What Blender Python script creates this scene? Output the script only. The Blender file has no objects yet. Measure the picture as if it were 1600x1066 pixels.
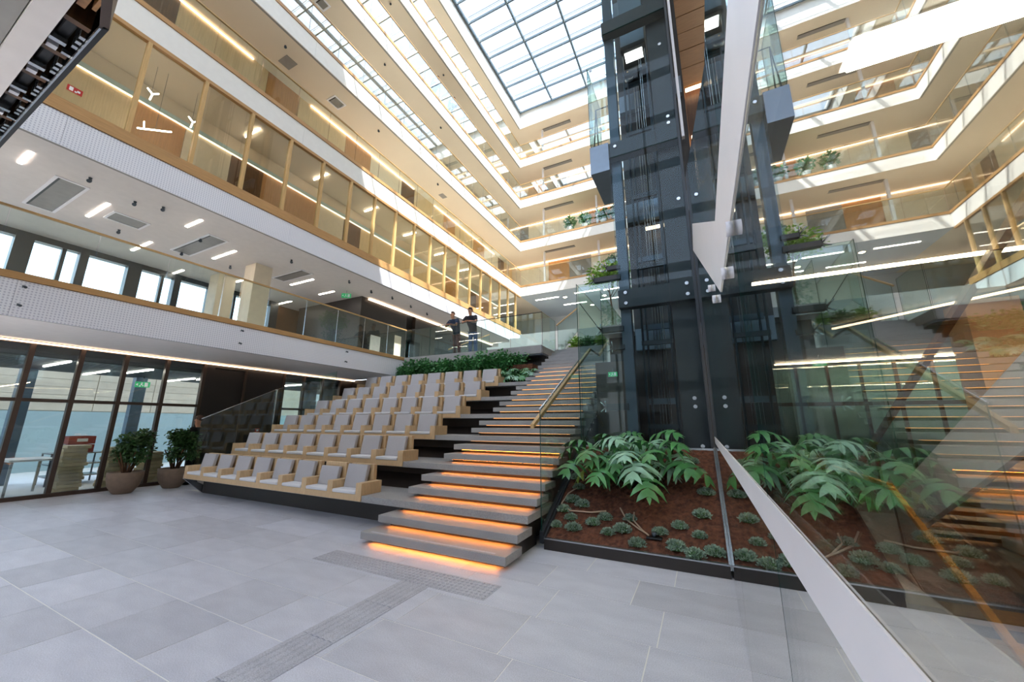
import bpy, bmesh, math, random
from mathutils import Vector, Matrix

random.seed(7)
SC = bpy.context.scene
COL = SC.collection

# ------------------------------------------------------------------ camera
cam_d = bpy.data.cameras.new('camera')
cam_d.sensor_width = 36.0
cam_d.sensor_fit = 'HORIZONTAL'
cam_d.lens = 583.335 / 1600 * 36
cam_d.clip_start = 0.02
cam_d.clip_end = 400
cam = bpy.data.objects.new('camera', cam_d)
COL.objects.link(cam)
YAW, PITCH, ROLL = -0.464366, 0.21653, 0.003173
_f = Vector((math.sin(YAW) * math.cos(PITCH), math.cos(YAW) * math.cos(PITCH), math.sin(PITCH)))
_r = Vector((math.cos(YAW), -math.sin(YAW), 0))
_u = _r.cross(_f)
_r2 = _r * math.cos(ROLL) + _u * math.sin(ROLL)
_u2 = _u * math.cos(ROLL) - _r * math.sin(ROLL)
cam.matrix_world = Matrix(((_r2.x, _u2.x, -_f.x, 0), (_r2.y, _u2.y, -_f.y, 0), (_r2.z, _u2.z, -_f.z, 1.6), (0, 0, 0, 1)))
SC.camera = cam

# ------------------------------------------------------------------ world, sun, exposure
world = bpy.data.worlds.new('sky')
SC.world = world
world.use_nodes = True
wn = world.node_tree
bgn = wn.nodes['Background']
sky = wn.nodes.new('ShaderNodeTexSky')
sky.sky_type = 'HOSEK_WILKIE'
sky.turbidity = 5.0
sky.ground_albedo = 0.5
sky.sun_direction = Vector((0.52, -0.36, 1.0)).normalized()
hsv = wn.nodes.new('ShaderNodeHueSaturation')
hsv.inputs['Saturation'].default_value = 0.6
wn.links.new(sky.outputs['Color'], hsv.inputs['Color'])
wn.links.new(hsv.outputs['Color'], bgn.inputs['Color'])
SKY_STRENGTH = 15.0
bgn.inputs['Strength'].default_value = SKY_STRENGTH

sun_d = bpy.data.lights.new('sun', 'SUN')
sun_d.energy = 11.0
sun_d.angle = 0.009
sun_d.color = (1.0, 0.95, 0.88)
sun = bpy.data.objects.new('sun', sun_d)
COL.objects.link(sun)
sun.rotation_euler = Vector((-0.52, 0.36, -1.0)).to_track_quat('-Z', 'Y').to_euler()
sun.location = (8, -6, 40)

SC.view_settings.view_transform = 'Standard'
SC.view_settings.look = 'None'
SC.view_settings.gamma = 1.0
SC.view_settings.exposure = 0.62
SC.view_settings.use_curve_mapping = False
cy = SC.cycles
cy.use_denoising = True
cy.max_bounces = 10
cy.diffuse_bounces = 5
cy.glossy_bounces = 5
cy.transmission_bounces = 6
cy.transparent_max_bounces = 40
cy.sample_clamp_indirect = 8.0
cy.caustics_reflective = False
cy.caustics_refractive = False

# ------------------------------------------------------------------ materials
M = {}


def srgb(h):
    c = [int(h[i:i + 2], 16) / 255 for i in (0, 2, 4)]
    return tuple((x / 12.92 if x <= 0.04045 else ((x + 0.055) / 1.055) ** 2.4) for x in c) + (1,)


def base_mat(name):
    m = bpy.data.materials.new(name)
    m.use_nodes = True
    nt = m.node_tree
    b = nt.nodes['Principled BSDF']
    M[name] = m
    return m, nt, b


def N(nt, kind, **kw):
    n = nt.nodes.new(kind)
    for k, v in kw.items():
        setattr(n, k, v)
    return n


def mix_col(nt, fac, a, b):
    n = N(nt, 'ShaderNodeMix', data_type='RGBA')
    for sock, val in ((n.inputs[0], fac), (n.inputs[6], a), (n.inputs[7], b)):
        if hasattr(val, 'links') or isinstance(val, bpy.types.NodeSocket):
            nt.links.new(val, sock)
        else:
            sock.default_value = val
    return n.outputs[2]


def noise(nt, scale, detail=3, stretch=None, coord='Object'):
    tc = N(nt, 'ShaderNodeTexCoord')
    src = tc.outputs[coord]
    if stretch:
        mp = N(nt, 'ShaderNodeMapping')
        mp.inputs['Scale'].default_value = stretch
        nt.links.new(src, mp.inputs['Vector'])
        src = mp.outputs['Vector']
    n = N(nt, 'ShaderNodeTexNoise')
    n.inputs['Scale'].default_value = scale
    n.inputs['Detail'].default_value = detail
    nt.links.new(src, n.inputs['Vector'])
    return n.outputs['Fac']


def ramp(nt, fac, lo, hi):
    n = N(nt, 'ShaderNodeMapRange')
    n.inputs['From Min'].default_value = lo
    n.inputs['From Max'].default_value = hi
    nt.links.new(fac, n.inputs['Value'])
    return n.outputs['Result']


def plain(name, hexc, rough=0.5, metal=0.0, var=0.08, scale=6, stretch=None, bump=0.0, spec=None, rand=0.0):
    m, nt, b = base_mat(name)
    c = srgb(hexc)
    d = tuple(max(0, x * (1 - var * 2)) for x in c[:3]) + (1,)
    f = ramp(nt, noise(nt, scale, 4, stretch), 0.3, 0.7)
    col = mix_col(nt, f, d, c)
    if rand:
        oi = N(nt, 'ShaderNodeObjectInfo')
        mr = N(nt, 'ShaderNodeMapRange')
        mr.inputs['To Min'].default_value = 1 - rand
        mr.inputs['To Max'].default_value = 1 + rand * 0.6
        nt.links.new(oi.outputs['Random'], mr.inputs['Value'])
        h = N(nt, 'ShaderNodeHueSaturation')
        nt.links.new(mr.outputs['Result'], h.inputs['Value'])
        nt.links.new(col, h.inputs['Color'])
        col = h.outputs['Color']
    nt.links.new(col, b.inputs['Base Color'])
    b.inputs['Roughness'].default_value = rough
    b.inputs['Metallic'].default_value = metal
    if spec is not None:
        b.inputs['Specular IOR Level'].default_value = spec
    if bump:
        bp = N(nt, 'ShaderNodeBump')
        bp.inputs['Strength'].default_value = bump
        bp.inputs['Distance'].default_value = 0.01
        nt.links.new(noise(nt, scale * 3, 4, stretch), bp.inputs['Height'])
        nt.links.new(bp.outputs['Normal'], b.inputs['Normal'])
    return m


def emit(name, hexc, strength):
    m, nt, b = base_mat(name)
    c = srgb(hexc)
    b.inputs['Base Color'].default_value = c
    b.inputs['Emission Color'].default_value = c
    b.inputs['Emission Strength'].default_value = strength
    return m


def glass(name, tint, f0=0.045, power=5.0, rough=0.0, refl=(1, 1, 1, 1)):
    """Architectural sheet glass: tinted see-through with a mirror reflection that grows towards grazing angles."""
    m, nt, b = base_mat(name)
    nt.nodes.remove(b)
    out = nt.nodes['Material Output']
    g = N(nt, 'ShaderNodeNewGeometry')
    dt = N(nt, 'ShaderNodeVectorMath', operation='DOT_PRODUCT')
    nt.links.new(g.outputs['Incoming'], dt.inputs[0])
    nt.links.new(g.outputs['Normal'], dt.inputs[1])
    ab = N(nt, 'ShaderNodeMath', operation='ABSOLUTE')
    nt.links.new(dt.outputs['Value'], ab.inputs[0])
    om = N(nt, 'ShaderNodeMath', operation='SUBTRACT')
    om.inputs[0].default_value = 1.0
    nt.links.new(ab.outputs[0], om.inputs[1])
    pw = N(nt, 'ShaderNodeMath', operation='POWER')
    pw.inputs[1].default_value = power
    nt.links.new(om.outputs[0], pw.inputs[0])
    ma = N(nt, 'ShaderNodeMath', operation='MULTIPLY_ADD')
    ma.inputs[1].default_value = 1 - f0
    ma.inputs[2].default_value = f0
    nt.links.new(pw.outputs[0], ma.inputs[0])
    tr = N(nt, 'ShaderNodeBsdfTransparent')
    tr.inputs['Color'].default_value = tint
    gl = N(nt, 'ShaderNodeBsdfGlossy')
    gl.inputs['Roughness'].default_value = rough
    gl.inputs['Color'].default_value = refl
    mx = N(nt, 'ShaderNodeMixShader')
    nt.links.new(ma.outputs[0], mx.inputs[0])
    nt.links.new(tr.outputs[0], mx.inputs[1])
    nt.links.new(gl.outputs[0], mx.inputs[2])
    nt.links.new(mx.outputs[0], out.inputs['Surface'])
    return m


def granite(name, hexc, rough, rand=0.10, speck=0.16):
    m, nt, b = base_mat(name)
    c = srgb(hexc)
    dk = tuple(x * (1 - speck * 2) for x in c[:3]) + (1,)
    lt = tuple(min(1, x * (1 + speck)) for x in c[:3]) + (1,)
    f1 = ramp(nt, noise(nt, 130, 2, None, 'Object'), 0.35, 0.65)
    f2 = ramp(nt, noise(nt, 2.2, 5, (1, 2.5, 1), 'Object'), 0.3, 0.75)
    col = mix_col(nt, f1, dk, lt)
    n = N(nt, 'ShaderNodeMix', data_type='RGBA', blend_type='MULTIPLY')
    n.inputs[0].default_value = 1.0
    nt.links.new(col, n.inputs[6])
    nt.links.new(mix_col(nt, f2, (0.86, 0.86, 0.88, 1), (1.05, 1.05, 1.05, 1)), n.inputs[7])
    oi = N(nt, 'ShaderNodeObjectInfo')
    mr = N(nt, 'ShaderNodeMapRange')
    mr.inputs['To Min'].default_value = 1 - rand
    mr.inputs['To Max'].default_value = 1 + rand * 0.6
    nt.links.new(oi.outputs['Random'], mr.inputs['Value'])
    h = N(nt, 'ShaderNodeHueSaturation')
    nt.links.new(mr.outputs['Result'], h.inputs['Value'])
    nt.links.new(n.outputs[2], h.inputs['Color'])
    nt.links.new(h.outputs['Color'], b.inputs['Base Color'])
    b.inputs['Roughness'].default_value = rough
    bp = N(nt, 'ShaderNodeBump')
    bp.inputs['Strength'].default_value = 0.15
    bp.inputs['Distance'].default_value = 0.004
    nt.links.new(noise(nt, 90, 3), bp.inputs['Height'])
    nt.links.new(bp.outputs['Normal'], b.inputs['Normal'])
    return m


def perforated(name, hexc, hole, pitch=0.045, axes=(0, 1, 1)):
    m, nt, b = base_mat(name)
    g = N(nt, 'ShaderNodeNewGeometry')
    v = N(nt, 'ShaderNodeVectorMath', operation='MULTIPLY')
    v.inputs[1].default_value = tuple(a / pitch for a in axes)
    nt.links.new(g.outputs['Position'], v.inputs[0])
    fr = N(nt, 'ShaderNodeVectorMath', operation='FRACTION')
    nt.links.new(v.outputs[0], fr.inputs[0])
    sb = N(nt, 'ShaderNodeVectorMath', operation='SUBTRACT')
    sb.inputs[1].default_value = tuple(0.5 * a for a in axes)
    nt.links.new(fr.outputs[0], sb.inputs[0])
    ln = N(nt, 'ShaderNodeVectorMath', operation='LENGTH')
    nt.links.new(sb.outputs[0], ln.inputs[0])
    mr = N(nt, 'ShaderNodeMapRange')
    mr.inputs['From Min'].default_value = 0.24
    mr.inputs['From Max'].default_value = 0.30
    nt.links.new(ln.outputs['Value'], mr.inputs['Value'])
    nt.links.new(mix_col(nt, mr.outputs['Result'], srgb(hole), srgb(hexc)), b.inputs['Base Color'])
    b.inputs['Roughness'].default_value = 0.55
    return m


granite('tile_granite', 'cdcfda', 0.42, 0.13, 0.08)
plain('grout', 'ecebe8', 0.8, var=0.05)
granite('tactile_granite', 'bdbec7', 0.5, 0.05, 0.12)
granite('tread_granite', 'a5a3a2', 0.5, 0.06, 0.14)
plain('oak', 'd9b88e', 0.5, var=0.10, scale=5, stretch=(14, 14, 1.2), rand=0.05)
plain('oak_long', 'c79a66', 0.45, var=0.10, scale=4, stretch=(12, 0.7, 12))
plain('oak_long_x', 'c79a66', 0.45, var=0.10, scale=4, stretch=(0.7, 12, 12))
plain('oak_frame', 'd8b279', 0.42, var=0.08, scale=5, stretch=(9, 9, 0.8))
plain('oak_pale', 'e3c79c', 0.5, var=0.08, scale=3, stretch=(14, 14, 0.6))
plain('oak_panel', 'c9925c', 0.45, var=0.12, scale=3, stretch=(14, 14, 0.6))
plain('wood_ceiling', 'b98e63', 0.5, var=0.10, scale=4, stretch=(0.8, 10, 10))
plain('walnut', '6e4a2c', 0.45, var=0.2, scale=4, stretch=(10, 10, 0.8))
perforated('perforated_white', 'f1f2fb', 'cdcedd')
plain('white_paint', 'f4f2ee', 0.55, var=0.02)
plain('white_metal', 'e9e6ea', 0.4, var=0.02)
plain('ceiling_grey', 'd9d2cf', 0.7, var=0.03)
plain('ceiling_cream', 'e0d0ba', 0.7, var=0.03, scale=0.6)
plain('ceiling_blue', 'c9d0d6', 0.7, var=0.03, scale=0.6)
plain('cream_panel', 'e6d8c2', 0.55, var=0.04)
plain('beige_wall', 'c39a6e', 0.6, var=0.08, scale=2)
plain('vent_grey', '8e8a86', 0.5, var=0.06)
plain('dark_metal', '2c2a2a', 0.45, 0.0, var=0.1)
plain('black', '121212', 0.4, var=0.1)
plain('bronze_wall', '2e2724', 0.45, 0.0, var=0.1, scale=2)
plain('bronze_frame', '4a3a31', 0.4, 0.1, var=0.08)
plain('frame_grey', '35393e', 0.4, 0.3, var=0.08)
plain('steel_blue', '5d7488', 0.35, 0.4, var=0.05)
plain('steel', 'b9bdc0', 0.25, 0.9, var=0.04)
plain('steel_dark', '4c545c', 0.35, 0.4, var=0.06)
plain('car_grey', '74808c', 0.3, 0.5, var=0.05)
plain('skylight_frame', '56656f', 0.4, 0.3, var=0.05)
plain('handrail_wood', 'c9a26c', 0.4, var=0.08, scale=5, stretch=(8, 1, 8))
plain('handrail_gold', 'c88a3a', 0.35, var=0.08, scale=5, stretch=(8, 1, 8))
plain('fabric_grey', 'bbb9be', 0.9, var=0.07, scale=160, bump=0.2, rand=0.03)
plain('fabric_light', 'e2e1e5', 0.9, var=0.06, scale=160, bump=0.2, rand=0.02)
plain('soil', '744733', 0.95, var=0.35, scale=18, bump=1.0)
plain('leaf_philodendron', '569a58', 0.3, var=0.25, scale=7, rand=0.25)
plain('leaf_pale', '96c4a4', 0.3, var=0.15, scale=9, rand=0.12)
plain('leaf_yellow', '8fa63a', 0.4, var=0.15, scale=9, rand=0.1)
plain('leaf_sedum', 'a6c0aa', 0.7, var=0.3, scale=40, rand=0.12)
plain('leaf_dark', '4d7840', 0.4, var=0.3, scale=9, rand=0.2)
plain('leaf_shrub', '559c58', 0.35, var=0.3, scale=8, rand=0.2)
plain('leaf_bright', '9ccb52', 0.45, var=0.2, scale=6, rand=0.15)
plain('petiole', '5d8a4c', 0.5, var=0.15)
plain('bark', '6b4a30', 0.85, var=0.25, scale=20)
plain('pot_taupe', '85705f', 0.75, var=0.08, scale=12)
plain('rubber_tube', 'b79f88', 0.5, var=0.05)
plain('skin', 'c58d6d', 0.55, var=0.04)
plain('hair_brown', '4a2f22', 0.6, var=0.15, scale=60)
plain('hair_grey', '9a8577', 0.6, var=0.15, scale=60)
plain('shirt_navy', '20304a', 0.85, var=0.12, scale=20)
plain('shirt_black', '1e1c26', 0.85, var=0.12, scale=20)
plain('jacket_black', '17151a', 0.8, var=0.12, scale=20)
plain('trousers_maroon', '5a2422', 0.85, var=0.12, scale=20)
plain('jeans_blue', '3d5f8e', 0.85, var=0.15, scale=20)
plain('trousers_black', '121116', 0.85, var=0.1, scale=20)
plain('shoe_dark', '191512', 0.5, var=0.1)
plain('board_pine', 'd6c096', 0.7, var=0.1, scale=5, rand=0.2)
plain('pallet_red', '9a3b34', 0.7, var=0.1)
plain('aqua_wall', 'b9d3da', 0.5, var=0.05, scale=1)
plain('stone_cream', 'efe2cf', 0.7, var=0.06, scale=3, rand=0.05)
plain('slat_dark', '3c4447', 0.5, var=0.1)
plain('sign_red', 'b8231f', 0.5, var=0.02)
plain('sign_white', 'f2f2f2', 0.5, var=0.01)
plain('pavement', '9c9c9a', 0.85, var=0.08, scale=1)
plain('glass_edge', '123f38', 0.15, var=0.05)
plain('gold_metal', 'cfa34d', 0.3, 0.8, var=0.08, scale=4, stretch=(20, 20, 0.5))
plain('dark_ceiling', '2f2a27', 0.5, var=0.1)
plain('paper_white', 'e6e4e0', 0.7, var=0.05)
glass('glass_clear', (0.93, 0.975, 0.955, 1), 0.04)
glass('glass_green', (0.87, 0.965, 0.95, 1), 0.05)
glass('glass_lift', (0.84, 0.91, 0.93, 1), 0.008)
glass('glass_window', (0.90, 0.96, 0.97, 1), 0.05)
glass('glass_office', (0.80, 0.84, 0.82, 1), 0.08)
glass('glass_parapet', (0.88, 0.93, 0.92, 1), 0.26)
glass('glass_oak', (0.90, 0.92, 0.88, 1), 0.06)
glass('glass_mirror', (0.88, 0.91, 0.87, 1), 0.14, 3.2)
glass('glass_skylight', (0.96, 0.98, 0.98, 1), 0.03)
emit('led_warm', 'ffd9b0', 4.0)
emit('led_stair', 'ff9438', 20.0)
emit('led_stair_dim', 'ffb066', 2.2)
emit('led_hall', 'ffe0bd', 50.0)
emit('led_white', 'fff0e0', 16.0)
emit('led_cove', 'ffe0bf', 2.8)
emit('panel_light', 'fff4e6', 55.0)
emit('car_light', 'fff6ea', 3.0)
emit('exit_green', '2f9a60', 0.5)
emit('spot_light', 'ffe6bd', 30.0)


# ------------------------------------------------------------------ mesh helpers
def bm_box(bm, x0, x1, y0, y1, z0, z1, mi=0):
    v = [bm.verts.new(p) for p in ((x0, y0, z0), (x1, y0, z0), (x1, y1, z0), (x0, y1, z0), (x0, y0, z1), (x1, y0, z1), (x1, y1, z1), (x0, y1, z1))]
    for f in ((0, 3, 2, 1), (4, 5, 6, 7), (0, 1, 5, 4), (1, 2, 6, 5), (2, 3, 7, 6), (3, 0, 4, 7)):
        fc = bm.faces.new([v[i] for i in f])
        fc.material_index = mi
    return v


def bm_prism(bm, pts, axis, a0, a1, mi=0):
    """Extrude a 2D polygon: axis 'x' (pts are y,z), 'y' (x,z) or 'z' (x,y)."""
    def P(p, a):
        return {'x': (a, p[0], p[1]), 'y': (p[0], a, p[1]), 'z': (p[0], p[1], a)}[axis]
    A = [bm.verts.new(P(p, a0)) for p in pts]
    B = [bm.verts.new(P(p, a1)) for p in pts]
    n = len(pts)
    fs = [bm.faces.new(A), bm.faces.new(B[::-1])]
    for i in range(n):
        fs.append(bm.faces.new((A[i], B[i], B[(i + 1) % n], A[(i + 1) % n])))
    for f in fs:
        f.material_index = mi
    bmesh.ops.recalc_face_normals(bm, faces=fs)


def bm_tube(bm, pts, r, seg=8, cap=True, mi=0):
    pts = [Vector(p) for p in pts]
    rr = r if isinstance(r, (list, tuple)) else [r] * len(pts)
    rings = []
    prev = None
    for i, p in enumerate(pts):
        if i == 0:
            d = pts[1] - p
        elif i == len(pts) - 1:
            d = p - pts[i - 1]
        else:
            d = (pts[i + 1] - pts[i - 1])
        d.normalize()
        ref = prev if prev is not None else (Vector((0, 0, 1)) if abs(d.z) < 0.9 else Vector((1, 0, 0)))
        a = d.cross(ref)
        if a.length < 1e-4:
            a = d.cross(Vector((0, 1, 0)))
        a.normalize()
        b = d.cross(a).normalized()
        prev = b if False else ref
        rings.append([bm.verts.new(p + (a * math.cos(2 * math.pi * k / seg) + b * math.sin(2 * math.pi * k / seg)) * rr[i]) for k in range(seg)])
    for i in range(len(rings) - 1):
        for k in range(seg):
            f = bm.faces.new((rings[i][k], rings[i][(k + 1) % seg], rings[i + 1][(k + 1) % seg], rings[i + 1][k]))
            f.smooth = True
            f.material_index = mi
    if cap:
        for rg in (rings[0][::-1], rings[-1]):
            f = bm.faces.new(rg)
            f.material_index = mi


def bm_lathe(bm, prof, seg=24, c=(0, 0, 0), mi=0):
    rings = [[bm.verts.new((c[0] + r * math.cos(2 * math.pi * k / seg), c[1] + r * math.sin(2 * math.pi * k / seg), c[2] + z)) for k in range(seg)] for r, z in prof]
    for i in range(len(rings) - 1):
        for k in range(seg):
            f = bm.faces.new((rings[i][k], rings[i][(k + 1) % seg], rings[i + 1][(k + 1) % seg], rings[i + 1][k]))
            f.smooth = True
            f.material_index = mi
    bm.faces.new(rings[0][::-1]).material_index = mi
    bm.faces.new(rings[-1]).material_index = mi


def mesh_of(name, bm, mats, bevel=0.0, seg=2):
    if bevel:
        bmesh.ops.bevel(bm, geom=[e for e in bm.edges], offset=bevel, segments=seg, affect='EDGES', profile=0.5, clamp_overlap=True)
    me = bpy.data.meshes.new(name)
    bm.normal_update()
    bm.to_mesh(me)
    bm.free()
    for m in (mats if isinstance(mats, (list, tuple)) else [mats]):
        me.materials.append(M[m])
    return me


def link(name, me, parent=None, loc=None):
    o = bpy.data.objects.new(name, me)
    COL.objects.link(o)
    if parent is not None:
        o.parent = parent
    if loc is not None:
        o.location = loc
    return o


def obj(name, bm, mats, parent=None, bevel=0.0, loc=None, seg=2):
    return link(name, mesh_of(name, bm, mats, bevel, seg), parent, loc)


def boxes(name, lst, mats, parent=None, bevel=0.0, loc=None):
    bm = bmesh.new()
    for b in lst:
        bm_box(bm, *b)
    return obj(name, bm, mats, parent, bevel, loc)


def box(name, b, mat, parent=None, bevel=0.0, loc=None):
    return boxes(name, [b], mat, parent, bevel, loc)


def tag(o, label, cat, group=None):
    o['label'] = label
    o['category'] = cat
    if group:
        o['group'] = group
    return o


def thing(name, label, cat, loc=(0, 0, 0), group=None, rz=0.0):
    o = bpy.data.objects.new(name, None)
    COL.objects.link(o)
    o.location = loc
    o.rotation_euler = (0, 0, rz)
    o.empty_display_size = 0.1
    return tag(o, label, cat, group)


def struct(name, label=None):
    o = bpy.data.objects.new(name, None)
    COL.objects.link(o)
    o.empty_display_size = 0.1
    o['kind'] = 'structure'
    if label:
        o['label'] = label
    return o


def sbox(name, lst, mat, label=None, parent=None):
    o = boxes(name, lst if isinstance(lst[0], (list, tuple)) else [lst], mat, parent)
    if parent is None:
        o['kind'] = 'structure'
        if label:
            o['label'] = label
    return o


def pane(name, b, axis, mat, parent=None, edge='glass_edge'):
    """A glass sheet: a thin box whose two large faces are glass and whose narrow rim is the green cut edge."""
    bm = bmesh.new()
    bm_box(bm, *b)
    i = 'xyz'.index(axis)
    bm.normal_update()
    for f in bm.faces:
        f.material_index = 0 if abs(f.normal[i]) > 0.9 else 1
    return obj(name, bm, [mat, edge], parent)


def copy_tree(o, parent=None):
    c = o.copy()
    COL.objects.link(c)
    c.parent = parent
    for ch in list(o.children):
        copy_tree(ch, c)
    return c


def frange(a, b, s):
    out = []
    while a < b - 1e-6:
        out.append(a)
        a += s
    return out


ORD = ['first', 'second', 'third', 'fourth', 'fifth', 'sixth', 'seventh', 'eighth', 'ninth', 'tenth', 'eleventh', 'twelfth', 'thirteenth', 'fourteenth']
# ================================================================== THE SETTING
XF = -10.0            # atrium edge of the storeys along the lobby
YB = 21.2             # atrium edge of the storeys at the far end
ZB = [3.30 + 3.235 * k for k in range(7)]       # underside of each slab
GX = 0.13             # plane of the tall glass wall beside the lift

# ---- ground floor: screed + single stone tiles
floor = sbox('floor', (-21.0, 1.78, -7.0, 12.0, -0.30, -0.0025), 'grout', 'pale grey granite tile floor of the lobby')
sbox('floor_hall', [(1.78, 9.0, 5.85, 14.0, -0.30, 0.0)], 'tread_granite', 'stone floor of the hall behind the glass wall')
sbox('ground', [(-90, 90, -90, 90, -3.2, -3.0)], 'pavement', 'paved ground outside the building')


def vis_area(x, y):
    d2 = x * x + y * y + 2.6
    return 1.6 / d2 ** 1.5


tiles = []
n = -5
rt = random.Random(3)
while True:
    y0 = 2.1 + 0.595 * n
    n += 1
    if y0 > 10.6:
        break
    x = -12.9 + rt.uniform(-0.8, 0)
    while x < 1.75:
        w = rt.choice((0.84, 0.9, 0.96, 1.2))
        x1 = min(x + w, 1.76)
        xa = max(x, -12.78)
        if x1 - xa > 0.12 and not (y0 > 4.9 and x1 > -10.9):
            tiles.append((xa, x1, y0, y0 + 0.595))
        x = x1
VP = [t for t in tiles if (t[2] + t[3]) / 2 > -0.1]
VP.sort(key=lambda t: -vis_area((t[0] + t[1]) / 2, (t[2] + t[3]) / 2))
single = VP[:300]
rest = [t for t in tiles if t not in single]
tile_mesh = {}
J = 0.0045
for (x0, x1, y0, y1) in single:
    w = round(x1 - x0, 3)
    if w not in tile_mesh:
        bm = bmesh.new()
        bm_box(bm, -w / 2 + J, w / 2 - J, -0.2975 + J, 0.2975 - J, -0.006, 0.0)
        tile_mesh[w] = mesh_of('tile', bm, 'tile_granite')
    link('tile', tile_mesh[w], floor, ((x0 + x1) / 2, (y0 + y1) / 2, rt.uniform(-0.0006, 0.0006)))
bm = bmesh.new()
for (x0, x1, y0, y1) in rest:
    bm_box(bm, x0 + J, x1 - J, y0 + J, y1 - J, -0.006, 0.0)
if rest:
    o = obj('tile_field', bm, 'tile_granite', floor)
    o['kind'] = 'stuff'

# ---- slabs of the storeys along the lobby and at the far end, each with fascia, oak edge and ceiling
slabs = []
for k in range(7):
    zb = ZB[k]
    zt = zb + 0.74
    s = struct('slab_%d' % (k + 1), 'white fronted floor slab, storey %s above the lobby' % ORD[k])
    slabs.append(s)
    y1 = 10.88 if k == 0 else 27.0
    xw = -16.2
    box('slab_core', (xw, XF - 0.03, -7.0, y1, zb + 0.05, zt - 0.03), 'white_paint', s)
    # ceiling seen from below
    cm = {0: 'ceiling_grey', 1: 'ceiling_grey'}.get(k, 'ceiling_cream')
    box('ceiling_board', (xw, XF - 0.03, -7.0, y1, zb + 0.012, zb + 0.05), cm, s)
    # fascia boards
    fm = 'perforated_white' if k <= 1 else 'white_paint'
    ye = min(y1, YB)
    yy = -7.0
    while yy < ye - 0.01:
        ny = min(yy + 4.28, ye)
        if ye - ny < 0.5:
            ny = ye
        box('fascia_board', (XF - 0.03, XF, yy + 0.002, ny - 0.002, zb, zt - 0.13 if k < 6 else zt + 0.55), fm, s)
        yy = ny
    box('shadow_edge', (XF - 0.10, XF - 0.03, -7.0, ye, zb, zb + 0.012), 'vent_grey', s)
    if k < 6:
        box('oak_edge', (XF - 0.05, XF + 0.02, -7.0, ye, zt - 0.118, zt), 'oak_long', s)
        box('shadow_gap', (XF - 0.04, XF - 0.008, -7.0, ye, zt - 0.132, zt - 0.118), 'walnut', s)
    if k >= 2:
        # wing at the far end of the atrium
        box('slab_core', (XF - 0.03, 4.0, YB + 0.03, 27.0, zb + 0.05, zt - 0.03), 'white_paint', s)
        box('ceiling_board', (XF - 0.03, 4.0, YB + 0.03, 27.0, zb + 0.012, zb + 0.05), 'ceiling_blue' if k == 2 else 'ceiling_cream', s)
        for xa in frange(XF, 4.0, 3.5):
            box('fascia_board', (xa + 0.002, min(xa + 3.5, 4.0) - 0.002, YB, YB + 0.03, zb, zt - 0.13 if k < 6 else zt + 0.55), 'white_paint', s)
        if k < 6:
            box('oak_edge', (XF, 4.0, YB - 0.02, YB + 0.05, zt - 0.118, zt), 'oak_long_x', s)
    if k == 0:
        pass

# ---- roof with the skylight
roof = struct('roof', 'white roof around the glazed skylight')
ZR = 23.98
SX0, SX1, SY0, SY1 = -9.9, 0.5, 3.0, 21.05
box('roof_deck', (-16.5, 4.0, -7.0, SY0, ZR, ZR + 0.4), 'white_paint', roof)
box('roof_deck', (-16.5, SX0, SY0, 27.0, ZR, ZR + 0.4), 'white_paint', roof)
box('roof_deck', (SX0, 4.0, SY1, 27.0, ZR, ZR + 0.4), 'white_paint', roof)
box('roof_deck', (SX1, 4.0, SY0, SY1, ZR, ZR + 0.4), 'white_paint', roof)
sk = struct('window_1', 'gridded glass skylight over the atrium')
xs = [SX0 + (SX1 - SX0) * i / 4.2 for i in range(5)] + [SX1]
ys = [SY1 - 1.165 * i for i in range(16)]
ys = [y for y in ys if y > SY0]
for x in xs:
    box('frame_bar', (x - 0.05, x + 0.05, SY0, SY1, ZR - 0.14, ZR + 0.06), 'skylight_frame', sk)
for y in ys + [SY0]:
    box('cross_bar', (SX0, SX1, y - 0.035, y + 0.035, ZR - 0.09, ZR + 0.05), 'skylight_frame', sk)
    if y > SY0 + 0.5:
        box('inner_bar', (SX0, SX1, y - 0.27, y - 0.25, ZR + 0.02, ZR + 0.05), 'skylight_frame', sk)
        box('inner_bar', (SX0, SX1, y - 0.19, y - 0.18, ZR + 0.02, ZR + 0.05), 'skylight_frame', sk)
yb = sorted(ys + [SY0])
for i in range(len(yb) - 1):
    for j in range(len(xs) - 1):
        if xs[j + 1] - xs[j] > 0.2:
            link('pane', mesh_of('pane', (lambda b: (bm_box(b, xs[j] + .05, xs[j + 1] - .05, yb[i] + .035, yb[i + 1] - .035, ZR + .06, ZR + .075), b)[1])(bmesh.new()), 'glass_skylight'), sk)

# ---- walls closing the place on the side that the tall glass hides
sbox('wall_right', [(1.45, 1.7, -7.0, 27.0, 4.3, 24.0)], 'cream_panel', 'plain upper wall added beyond the glass wall to block the sky')  # added to keep open sky from showing through the tall glass
sbox('wall_far', [(-16.4, 9.0, 27.0, 27.2, 7.45, 24.0), (-16.4, -10.05, 27.0, 27.2, 3.4, 7.45), (3.0, 9.0, 27.0, 27.2, 3.4, 7.45)], 'cream_panel', 'end wall of the far wing')
sbox('wall_left', [(-16.4, -16.2, -7.0, 27.0, 7.2, 24.0)], 'cream_panel', 'outer wall behind the upper storeys')

ef = struct('window_11', 'tall glazed entrance front behind the viewer')
for x in frange(-16.0, 1.5, 2.4):
    box('mullion', (x - 0.06, x + 0.06, -7.2, -7.0, 0.0, 24.0), 'skylight_frame', ef)
for z in [ZB[k] for k in range(7)]:
    box('transom', (-16.0, 1.45, -7.18, -7.02, z, z + 0.5), 'skylight_frame', ef)

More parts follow.
